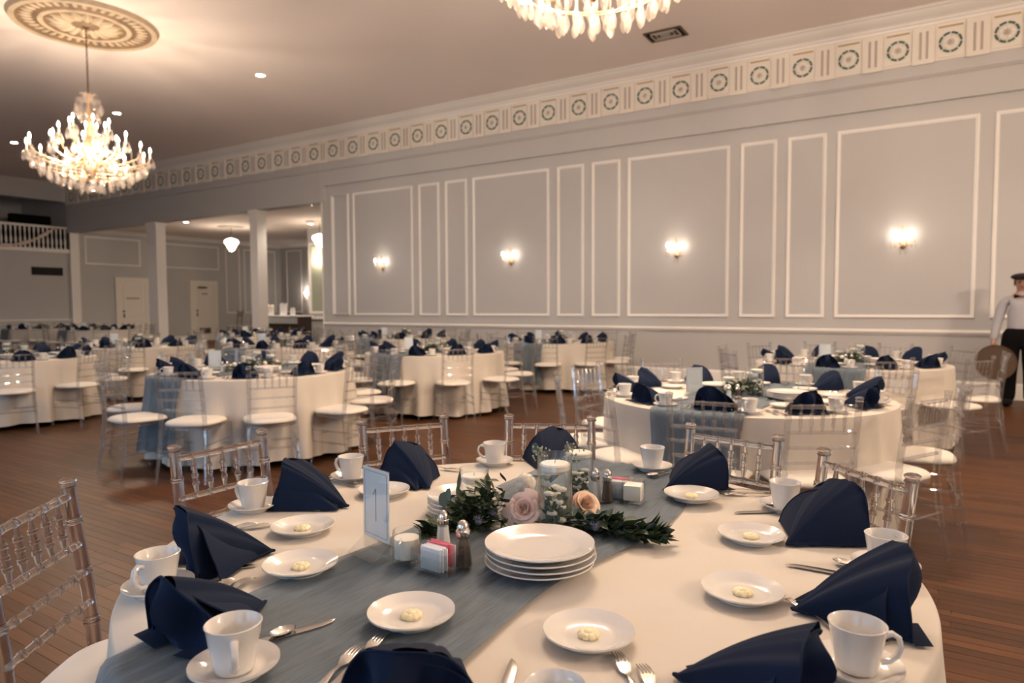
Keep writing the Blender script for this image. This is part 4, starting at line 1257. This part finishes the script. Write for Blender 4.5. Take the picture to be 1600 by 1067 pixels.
# (angle, r napkin, tilt) per seat; where each thing stands is read off the photograph at table height
SE = [  # word, napkin px, napkin rot offset, cup px, handle angle(deg), plate px
    ('left front', (335, 882), 0, (248, 925), -75, (470, 899)),
    ('lower left', (322, 1000), 10, (367, 1062), -35, (643, 978)),
    ('bottom', (652, 1112), 0, (868, 1165), 0, (920, 1000)),
    ('bottom right', (1190, 1102), 0, (1338, 1052), 15, (1160, 933)),
    ('right front', (1352, 964), 0, (1383, 892), 60, (1173, 844)),
    ('right rear', (1284, 840), 0, (1226, 797), 100, (1080, 785)),
    ('rear right', (1087, 765), 0, (1019, 739), 110, None),
    ('rear', (862, 724), 0, (773, 726), 200, None),
    ('rear left', (645, 752), 0, (549, 750), 190, (600, 773)),
    ('left rear', (487, 787), 0, (396, 797), 190, (473, 831)),
]
NROT = [0.35, 0.35, 0.1, 0.55, 0.45, 0.5, -0.2, 0, 0, 0.1]
for k, (wd, npx, _, cpx, ha, ppx) in enumerate(SE):
    p = at(*npx); a = math.atan2(p.y - T1C[1], p.x - T1C[0])
    onr = abs(p.x + .945) < .29
    tag(ob('folded_napkin', NAPM[(k * 2 + 1) % 5], None, (p.x, p.y, ZR if onr else Z1), (0, 0, a + PI / 2 + NROT[k]), 1.0), 'navy folded napkin standing at the %s of %s' % (wd, TN), 'napkin', 'navy napkins of the front table')
    q = at(*cpx); onr = abs(q.x + .945) < .29
    zc = ZR if onr else Z1
    tag(ob('saucer', SAUC, None, (q.x, q.y, zc)), 'white saucer under the cup at the %s of %s' % (wd, TN), 'saucer', 'saucers of the front table')
    c = tag(ob('coffee_cup', CUPB, None, (q.x, q.y, zc + .0075), (0, 0, R(ha))), 'white coffee cup on a saucer at the %s of %s' % (wd, TN), 'cup', 'coffee cups of the front table')
    ob('handle', CUPH, c)
    if ppx:
        q = at(*ppx); onr = abs(q.x + .945) < .33
        tag(ob('bread_plate', BREAD, None, (q.x, q.y, ZR if onr else Z1)), 'white bread plate with butter at the %s of %s' % (wd, TN), 'plate', 'bread plates of the front table')
        tag(ob('butter_rosette', BUTM, None, (q.x, q.y, (ZR if onr else Z1) + .006), (0, 0, k), 1.25), 'pale butter rosette on the bread plate at the %s of %s' % (wd, TN), 'butter', 'butter rosettes')


def lay(kind, me, p_handle, p_tip, label, zoff=.002):
    """cutlery from the pixel of its handle end to the pixel of its tip"""
    a, b = at(*p_handle), at(*p_tip); d = b - a
    onr = abs((a.x + b.x) / 2 + .945) < .33
    L = {'fork': .19, 'knife': .218, 'spoon': .167}[kind]
    d.normalize(); s = b - d * L
    tag(ob(kind, me, None, (s.x, s.y, (ZR if onr else Z1) + zoff), (0, 0, math.atan2(d.y, d.x) - PI / 2)), label, kind, kind + 's on the front table')


lay('fork', FORK, (270, 845), (428, 822), 'dinner fork beside the left front napkin')
lay('fork', FORK2, (262, 850), (414, 818), 'salad fork beside the left front napkin')
lay('knife', KNIFE, (290, 892), (402, 887), 'knife between the left front and lower left napkins')
lay('spoon', SPOON, (270, 903), (340, 886), 'spoon between the left front and lower left napkins')
lay('fork', FORK, (320, 945), (398, 905), 'dinner fork above the lower left napkin')
lay('fork', FORK2, (310, 930), (378, 903), 'salad fork above the lower left napkin')
lay('knife', KNIFE, (385, 1020), (525, 982), 'knife right of the lower left napkin')
lay('spoon', SPOON, (385, 1030), (462, 995), 'spoon right of the lower left napkin')
lay('fork', FORK, (500, 1110), (605, 1000), 'dinner fork below the plate on the runner')
lay('fork', FORK2, (490, 1100), (572, 1014), 'salad fork below the plate on the runner')
lay('knife', KNIFE, (770, 1130), (805, 1035), 'knife standing off the bottom napkin')
lay('fork', FORK, (1010, 1120), (962, 1022), 'dinner fork at the bottom edge of the photo')
lay('fork', FORK2, (1040, 1120), (996, 1032), 'salad fork at the bottom edge of the photo')
lay('fork', FORK, (1340, 1010), (1228, 938), 'dinner fork between the two right front napkins')
lay('fork', FORK2, (1370, 1000), (1258, 942), 'salad fork between the two right front napkins')
lay('knife', KNIFE, (1400, 915), (1228, 884), 'knife pointing left beside the right front napkin')
lay('spoon', SPOON, (1400, 905), (1300, 880), 'spoon beside the right front napkin')
lay('fork', FORK, (1345, 852), (1228, 834), 'dinner fork beside the right rear napkin')
lay('fork', FORK2, (1350, 842), (1240, 836), 'salad fork beside the right rear napkin')
lay('knife', KNIFE, (1300, 800), (1146, 803), 'knife pointing left of the right rear cup')
lay('spoon', SPOON, (1260, 800), (1188, 790), 'spoon by the right rear saucer')
lay('fork', FORK, (1185, 770), (1108, 766), 'dinner fork beside the rear right napkin')
lay('fork', FORK2, (1180, 775), (1122, 775), 'salad fork beside the rear right napkin')
lay('spoon', SPOON, (1060, 745), (1010, 752), 'spoon by the rear right saucer')
lay('fork', FORK, (655, 730), (722, 738), 'dinner fork beside the rear left napkin')
lay('spoon', SPOON, (500, 748), (560, 762), 'spoon between the left rear napkin and cup')
lay('fork', FORK2, (510, 745), (575, 758), 'salad fork between the left rear napkin and cup')
lay('knife', KNIFE, (430, 780), (497, 801), 'knife between the left rear cup and napkin')
lay('spoon', SPOON, (425, 786), (462, 792), 'spoon between the left rear cup and napkin')
lay('knife', KNIFE, (590, 750), (622, 757), 'knife behind the table number card')

# stack of four dinner plates
p = at(843, 893)
for k in range(4):
    tag(ob('dinner_plate', DINN, None, (p.x + rnd.uniform(-.002, .002) + (.003 if k == 1 else 0), p.y, ZR + .013 * k), (0, 0, k)),
        'white dinner plate, %s of the stack in front of the centrepiece' % ('bottom', 'second from bottom', 'third from bottom', 'top')[k], 'plate', 'stacked dinner plates of the front table')
p = at(728, 800)
for k in range(4):
    tag(ob('dinner_plate', DINN, None, (p.x, p.y, Z1 + .013 * k), (0, 0, k), .9),
        'white plate, %s of the stack behind the short candle' % ('bottom', 'second from bottom', 'third from bottom', 'top')[k], 'plate', 'plates stacked behind the short candle')
# candles
q = at(867, 833); candle_vase((q.x, q.y, ZR), .205, 'tall glass cylinder with floating candle in the middle of the centrepiece', None, True, .047)
q = at(741, 795); candle_vase((q.x, q.y, Z1), .125, 'short glass cylinder with floating candle at the left of the centrepiece', None, False, .045)
q = at(905, 783); candle_vase((q.x, q.y, ZR), .165, 'glass cylinder with floating candle at the rear of the centrepiece', None, True, .046)
# shakers
q = at(693, 868); shaker((q.x, q.y, ZR), 'salt', 'glass salt shaker left of the pepper beside the plate stack')
q = at(724, 893); o = shaker((q.x, q.y, ZR), 'pepper', 'glass pepper shaker beside the front plate stack'); o.scale = (1.1, 1.1, 1.08)
q = at(930, 788); shaker((q.x, q.y, ZR), 'salt', 'glass salt shaker behind the centrepiece')
q = at(949, 790); shaker((q.x, q.y, ZR), 'pepper', 'glass pepper shaker behind the centrepiece')


def handled_glass(loc, rz, label, sq=False):
    if sq:
        t = thing('glass_votive', label, 'candle holder', loc, rz)
        ob('glass', MB().bevbox(-.032, .032, -.032, .032, 0, .07, .006).mesh('glass', GLASS), t)
        ob('cream_wax', MB().bevbox(-.027, .027, -.027, .027, .008, .056, .005).mesh('wax', WAX), t)
    else:
        t = thing('glass_creamer', label, 'creamer', loc, rz)
        ob('glass', MB().lathe([(0, 0), (.028, 0), (.033, .004), (.034, .02), (.034, .072), (.032, .078), (.030, .078), (.030, .014), (0, .012)], 28).mesh('glass', GLASS), t)
        ob('cream', MB().lathe([(0, .0125), (.0298, .0145), (.0298, .060), (0, .060)], 28).mesh('cream', WAX), t)
        ob('handle', MB().tube([(.033, 0, .064), (.05, 0, .062), (.056, 0, .045), (.052, 0, .022), (.033, 0, .014)], .0045, 8).mesh('handle', GLASS), t)


q = at(636, 886); handled_glass((q.x, q.y, ZR), R(-70), 'clear glass creamer with a handle beside the table number')
q = at(990, 790); handled_glass((q.x, q.y, ZR), R(10), 'square glass votive of cream wax behind the centrepiece', True)


def caddy(loc, rz, label, full=True):
    t = thing('sugar_caddy', label, 'caddy', loc, rz)
    L, W, Hh, k = .052, .034, .05, .003
    ob('glass_box', MB().box(-L, L, -W, W, 0, .004).box(-L, -L + k, -W, W, .004, Hh).box(L - k, L, -W, W, .004, Hh).box(-L, L, -W, -W + k, .004, Hh).box(-L, L, W - k, W, .004, Hh).mesh('glass_box', GLASS, False), t)
    ob('rib', (lambda b: [b.tube([(x_ * .0125, -W - .0005, .006), (x_ * .0125, -W - .0005, .036)], .004, 6) for x_ in range(-3, 4)] and b)(MB()).mesh('rib', GLASS), t)
    pk = MB().bevbox(-.030, .030, -.0012, .0012, 0, .052, .001)
    w_, p_ = pk.mesh('white_packet', WHITEP), pk.mesh('pink_packet', PINKP)
    M = Matrix.Rotation(rz, 3, 'Z')
    for j in range(11):
        v = M @ Vector((.006 * sin(j * 2), -.024 + .0046 * j, 0)) + Vector(loc)
        pink = 6 <= j <= 9
        tag(ob('sweetener_packet', p_ if pink else w_, None, (v.x, v.y, loc[2] + .0045 + (.004 if pink else 0)), (0, 0, rz + rnd.uniform(-.04, .04))),
            '%s paper sweetener packet in the %s' % ('pink' if pink else 'white', label.split(' of ')[0] + (' at the front' if full else ' at the rear')), 'packet', ('pink' if pink else 'white') + ' packets ' + ('front' if full else 'rear'))


q = at(684, 897); caddy((q.x, q.y, ZR), R(-3), 'ribbed clear glass sugar caddy of packets beside the front shakers')
q = at(966, 783); caddy((q.x, q.y, ZR), R(10), 'clear glass sugar caddy of packets behind the centrepiece', False)
# table number
q = at(589, 872)
stand((q.x, q.y, ZR), R(-14), 1, 'pale blue table number one card in a clear stand on the front table', .175, .115)

# centrepiece garland
path = [at(668, 842, .775), at(720, 830, .775), at(775, 828, .775), at(830, 822, .775), at(905, 826, .775), at(960, 838, .775), at(1028, 848, .775)]
gc = (path[0] + path[-1]) / 2
gar = thing('floral_garland', 'dark green leafy garland with eucalyptus across the front table', 'garland', (gc.x, gc.y, .775))
def gpath(t):
    k = t * (len(path) - 1); i = min(int(k), len(path) - 2); return path[i].lerp(path[i + 1], k - i)
ob('vine', MB().tube([gpath(t / 20) - gc + Vector((0, .02, .008)) for t in range(21)], .003, 6).mesh('vine', LEAF3), gar)
gr = random.Random(11)
perp = Vector((0.3, 1, 0)).normalized()
vp = [at(867, 833), at(741, 795), at(905, 783)]
camd = Vector((-T1C[0], -T1C[1], 0)).normalized()


FLW = [(820, 792, 40, 1.92), (822, 750, 30, 2.05), (908, 780, 30, 2.02), (868, 800, 22, 1.85)]      # keep leaves off the blooms


def leafpose(inner):
    while True:
        t = gr.random(); env = .35 + .65 * sin(PI * min(1, max(0, t))) ** .8
        if .62 < t < .95: env *= .85
        p = gpath(t) - gc; back = gr.uniform(-.03, .10) if t < .55 else gr.uniform(-.04, .07)
        hgt = (.14 if .16 < t < .5 else .06) * env
        p = p + perp * back * env + Vector((0, 0, gr.uniform(.003, hgt)))
        wp = p + gc
        pj = proj(wp)
        if any(math.hypot(pj[0] - fx, pj[1] - fy) < fr_ and pj[2] < fd for fx, fy, fr_, fd in FLW): continue
        if all((Vector((wp.x - v.x, wp.y - v.y)).length > .052) for v in vp): break
    dirx = (t - .45) * 2.2
    yawl = math.atan2(gr.gauss(-.15, .6), dirx + gr.gauss(0, .55)) - PI / 2
    return p, (gr.uniform(-.15, .75), gr.uniform(-.7, .7), yawl)


for k in range(285):
    p, r_ = leafpose(False)
    ob('leaf', LFM[gr.choice((0, 0, 0, 1, 1, 2, 3))], gar, p, r_, gr.uniform(.8, 1.35))
b = MB()
for k in range(520):
    p, r_ = leafpose(True); p.z *= .75
    M = Matrix.Translation(p) @ Matrix.Rotation(r_[2], 4, 'Z') @ Matrix.Rotation(r_[0], 4, 'X') @ Matrix.Rotation(r_[1], 4, 'Y')
    l_ = gr.uniform(.03, .048); w_ = l_ * .19; b.cur = gr.choice((0, 0, 0, 1))
    b.add([(0, 0, 0), (w_, l_ * .45, .004), (0, l_, 0), (-w_, l_ * .45, .004), (0, l_ * .5, -.002)], [(0, 1, 4), (1, 2, 4), (2, 3, 4), (3, 0, 4)], M)
o = ob('small_leaves', b.mesh('small_leaves', [LEAFM, LEAF2], True, 80), gar); o['kind'] = 'stuff'
# upright round eucalyptus leaf pair at left, seed sprays, thistles
for (px, py, dz, me, rx) in ((700, 785, .05, LFM[2], 1.2), (694, 792, .05, LFM[2], 1.0), (708, 790, .04, LFM[2], 1.4), (838, 728, .10, LFM[2], 1.4), (716, 770, .06, LFM[0], 1.2)):
    q = at(px, py + 30, .775); ob('leaf', me, gar, q - gc + Vector((0, 0, dz)), (rx, 0, gr.uniform(-.5, .5)), 1.35)
for (px, py, z) in ((845, 800, .15), (893, 795, .15), (728, 822, .05)):
    q = at(px, py, .775); b = MB()
    for k in range(22):
        b.sphere((gr.gauss(0, .016), gr.gauss(0, .01), gr.uniform(-.01, .05)), .0035, 6, 4)
    b.tube([(0, 0, -z + .01), (0, 0, 0), (.005, 0, .04)], .0012, 5)
    o = ob('seed_spray', b.mesh('seed_spray', mat('pale_seed', (.30, .33, .20), .7)), gar, q - gc + Vector((0, 0, z)))
for (px, py, z) in ((755, 812, .085), (770, 830, .05), (725, 842, .03), (790, 845, .02), (748, 838, .04), (930, 842, .03)):
    q = at(px, py, .775); b = MB()
    for k in range(16):
        a = k * 2.4; b.lathe([(0, 0), (.002, .003), (.0005, .016)], 4, Vector((cos(a), sin(a), gr.uniform(.2, 1.3))).to_track_quat('Z', 'Y').to_matrix().to_4x4())
    b.sphere((0, 0, 0), .008, 8, 6)
    o = ob('thistle_head', b.mesh('thistle_head', THISTLE), gar, q - gc + Vector((0, 0, z)), (0, 0, 0), 1.2)
cang = math.atan2(-.9, 1.2)
fq = at(820, 797, .822); rose((fq.x, fq.y, .822), .044, BLUSH, 'large blush pink rose in front of the tall candle', R(62), R(22), 26)
fq = at(911, 790, .815); rose((fq.x, fq.y, .815), .038, PEACH, 'peach rose right of the tall candle', R(50), R(60), 22)
for px, py, z, sc_, nm in ((822, 762, .835, 1.3, 'ruffled ivory flower above the blush rose'), (868, 772, .815, .9, 'small ivory flower behind the tall candle')):
    fq = at(px, py, z); tag(ob('ruffled_flower', BLM['ivory'], None, (fq.x, fq.y, z), (R(40), 0, R(20)), sc_), nm, 'flower')

# ------------------------------------------------------------------ the man by the wall
SKIN = mat('skin', (.42, .22, .15), .5, sss=.1); SHIRT = fabric_mat('white_shirt', (.40, .40, .44), contrast=.05); TROU = mat('black_trousers', (.005, .005, .006), .9, spec=.1)


def skin_obj(name, verts, edges, radii, mt, parent, root=0, sub=2):
    me = bpy.data.meshes.new(name); me.from_pydata(verts, edges, []); me.materials.append(mt)
    o = ob(name, me, parent); o.modifiers.new('Skin', 'SKIN').use_smooth_shade = True
    sv = me.skin_vertices[0].data if me.skin_vertices else None
    if sv is None:
        bm = bmesh.new(); bm.from_mesh(me); bm.verts.layers.skin.verify(); bm.to_mesh(me); bm.free(); sv = me.skin_vertices[0].data
    for k, r_ in enumerate(radii):
        sv[k].radius = r_ if isinstance(r_, tuple) else (r_, r_); sv[k].use_root = (k == root)
    s_ = o.modifiers.new('Sub', 'SUBSURF'); s_.levels = sub; s_.render_levels = sub
    return o


mp_ = toY(1592, 626, 11.3)
man = thing('person', 'man in a flat cap, white shirt and bow tie holding a round tray', 'person', (mp_.x + .0, 11.3, 0), R(-6)); man.scale = (1.16, 1.14, 1.0)
# local: faces -Y (towards the room), x to the photo's right
V = [(0, 0, .96), (0, 0, 1.12), (0, .01, 1.30), (0, .015, 1.44), (0, 0, 1.53), (0, -.01, 1.60), (0, -.015, 1.68), (0, 0, 1.72),
     (-.10, .01, 1.42), (-.175, .01, 1.385), (-.225, .01, 1.12), (-.255, -.04, .88), (-.26, -.05, .80),
     (.10, .01, 1.42), (.185, .01, 1.40), (.235, .01, 1.12), (.24, -.08, .90), (.24, -.10, .82),
     (-.09, 0, .90), (-.10, 0, .50), (-.11, .01, .09), (-.12, -.10, .045), (.09, 0, .90), (.10, 0, .50), (.11, .01, .09), (.12, -.10, .045)]
Ed = [(0, 1), (1, 2), (2, 3), (3, 4), (4, 5), (5, 6), (6, 7), (3, 8), (8, 9), (9, 10), (10, 11), (11, 12), (3, 13), (13, 14), (14, 15), (15, 16), (16, 17),
      (0, 18), (18, 19), (19, 20), (20, 21), (0, 22), (22, 23), (23, 24), (24, 25)]
Rd = [(.13, .095), (.12, .085), (.13, .09), (.09, .07), .048, (.07, .078), (.076, .092), (.05, .06), .06, .048, .036, .028, (.043, .024), .06, .048, .036, .028, (.043, .024),
      .075, .052, .035, .03, .075, .052, .035, .03]
body = skin_obj('body', V, Ed, Rd, SKIN, man)
for s_ in (-1, 1):       # fingers
    hx, hy = (.26 * s_, -.055) if s_ < 0 else (.24, -.10)
    for k in range(4):
        xk = hx + (k - 1.5) * .017; L_ = (.07, .078, .074, .06)[k]
        skin_obj('finger', [(xk, hy, .815), (xk, hy - .012, .80 - L_ * .5), (xk, hy - .002 + .01, .80 - L_)], [(0, 1), (1, 2)], [.010, .009, .007], SKIN, man, 0, 1)
    skin_obj('thumb', [(hx - s_ * .03, hy - .005, .83), (hx - s_ * .045, hy - .025, .80), (hx - s_ * .04, hy - .04, .775)], [(0, 1), (1, 2)], [.011, .010, .008], SKIN, man, 0, 1)
skin_obj('shirt', [(0, 0, .90), (0, 0, 1.12), (0, .01, 1.30), (0, .015, 1.45), (-.10, .01, 1.425), (-.175, .01, 1.385), (-.228, .01, 1.12), (-.258, -.04, .865), (.10, .01, 1.425), (.175, .01, 1.385), (.228, .01, 1.12), (.243, -.075, .885)],
         [(0, 1), (1, 2), (2, 3), (3, 4), (4, 5), (5, 6), (6, 7), (3, 8), (8, 9), (9, 10), (10, 11)],
         [(.155, .115), (.145, .108), (.155, .112), (.10, .085), .07, .06, .054, .043, .07, .06, .054, .043], SHIRT, man)
ob('collar', MB().lathe([(.056, 1.475), (.062, 1.48), (.064, 1.52), (.058, 1.525)], 20).mesh('collar', SHIRT), man)
skin_obj('trousers', [(0, 0, 1.10), (0, 0, .96), (-.09, 0, .84), (-.105, 0, .50), (-.11, .01, .035), (.09, 0, .84), (.105, 0, .50), (.11, .01, .035)],
         [(0, 1), (1, 2), (2, 3), (3, 4), (1, 5), (5, 6), (6, 7)], [(.168, .130), (.175, .135), .115, .088, .078, .115, .088, .078], TROU, man)
for s_ in (-1, 1):
    ob('shoe', MB().sphere((.115 * s_, -.06, .05), .066, 14, 8, (.95, 2.2, .75)).mesh('shoe', BLACK), man)
    ob('ear', MB().sphere((.078 * s_, 0, 1.63), .022, 8, 6, (.4, .7, 1.2)).mesh('ear', SKIN), man)
    ob('eye', MB().sphere((.028 * s_, -.088, 1.645), .011, 8, 6, (1.2, .6, .7)).mesh('eye', mat('eye_dark', (.05, .04, .04), .3)), man)
    ob('eyebrow', MB().tube([(.012 * s_, -.096, 1.663), (.045 * s_, -.088, 1.664)], .004, 5).mesh('eyebrow', DARKWOOD), man)
    ob('bow_tie_wing', MB().add([(0, -.085, 1.468), (.075 * s_, -.085, 1.495), (.075 * s_, -.085, 1.44), (0, -.098, 1.468), (.075 * s_, -.10, 1.49), (.075 * s_, -.10, 1.445)],
                               [(0, 1, 2), (3, 5, 4), (0, 1, 4, 3), (1, 2, 5, 4), (2, 0, 3, 5)]).mesh('bow_tie', BLACK, False), man)
ob('nose', MB().sphere((0, -.10, 1.622), .016, 8, 6, (.8, 1.1, 1.5)).mesh('nose', SKIN), man)
ob('mouth', MB().tube([(-.024, -.088, 1.585), (0, -.095, 1.583), (.024, -.088, 1.585)], .005, 6).mesh('mouth', mat('lips', (.30, .12, .10), .5)), man)
ob('hair', MB().sphere((0, .012, 1.665), .088, 16, 10, (1, 1.1, .95)).mesh('hair', DARKWOOD), man, (0, .012, 0))
capm = mat('brown_tweed', (.018, .009, .007), .9, bump=(300, .4, .002))
cp = ob('cap', MB().sphere((0, -.01, 1.725), .118, 20, 10, (1, 1.12, .42)).mesh('cap', capm), man)
ob('cap_brim', MB().sphere((0, -.115, 1.702), .075, 14, 6, (1, .75, .12)).mesh('cap_brim', capm), cp)
tr = MB().lathe([(0, 0), (.22, 0), (.232, .006), (.236, .022), (.228, .022), (.222, .010), (0, .008)], 40).mesh('tray', mat('brown_tray', (.085, .05, .027), .5, noise=(40, .2)))
tag(ob('round_tray', tr, None, (mp_.x - .275, 11.3 - .145, .585), (R(90), 0, R(-6))), 'round brown serving tray held at the side of the capped man', 'tray')
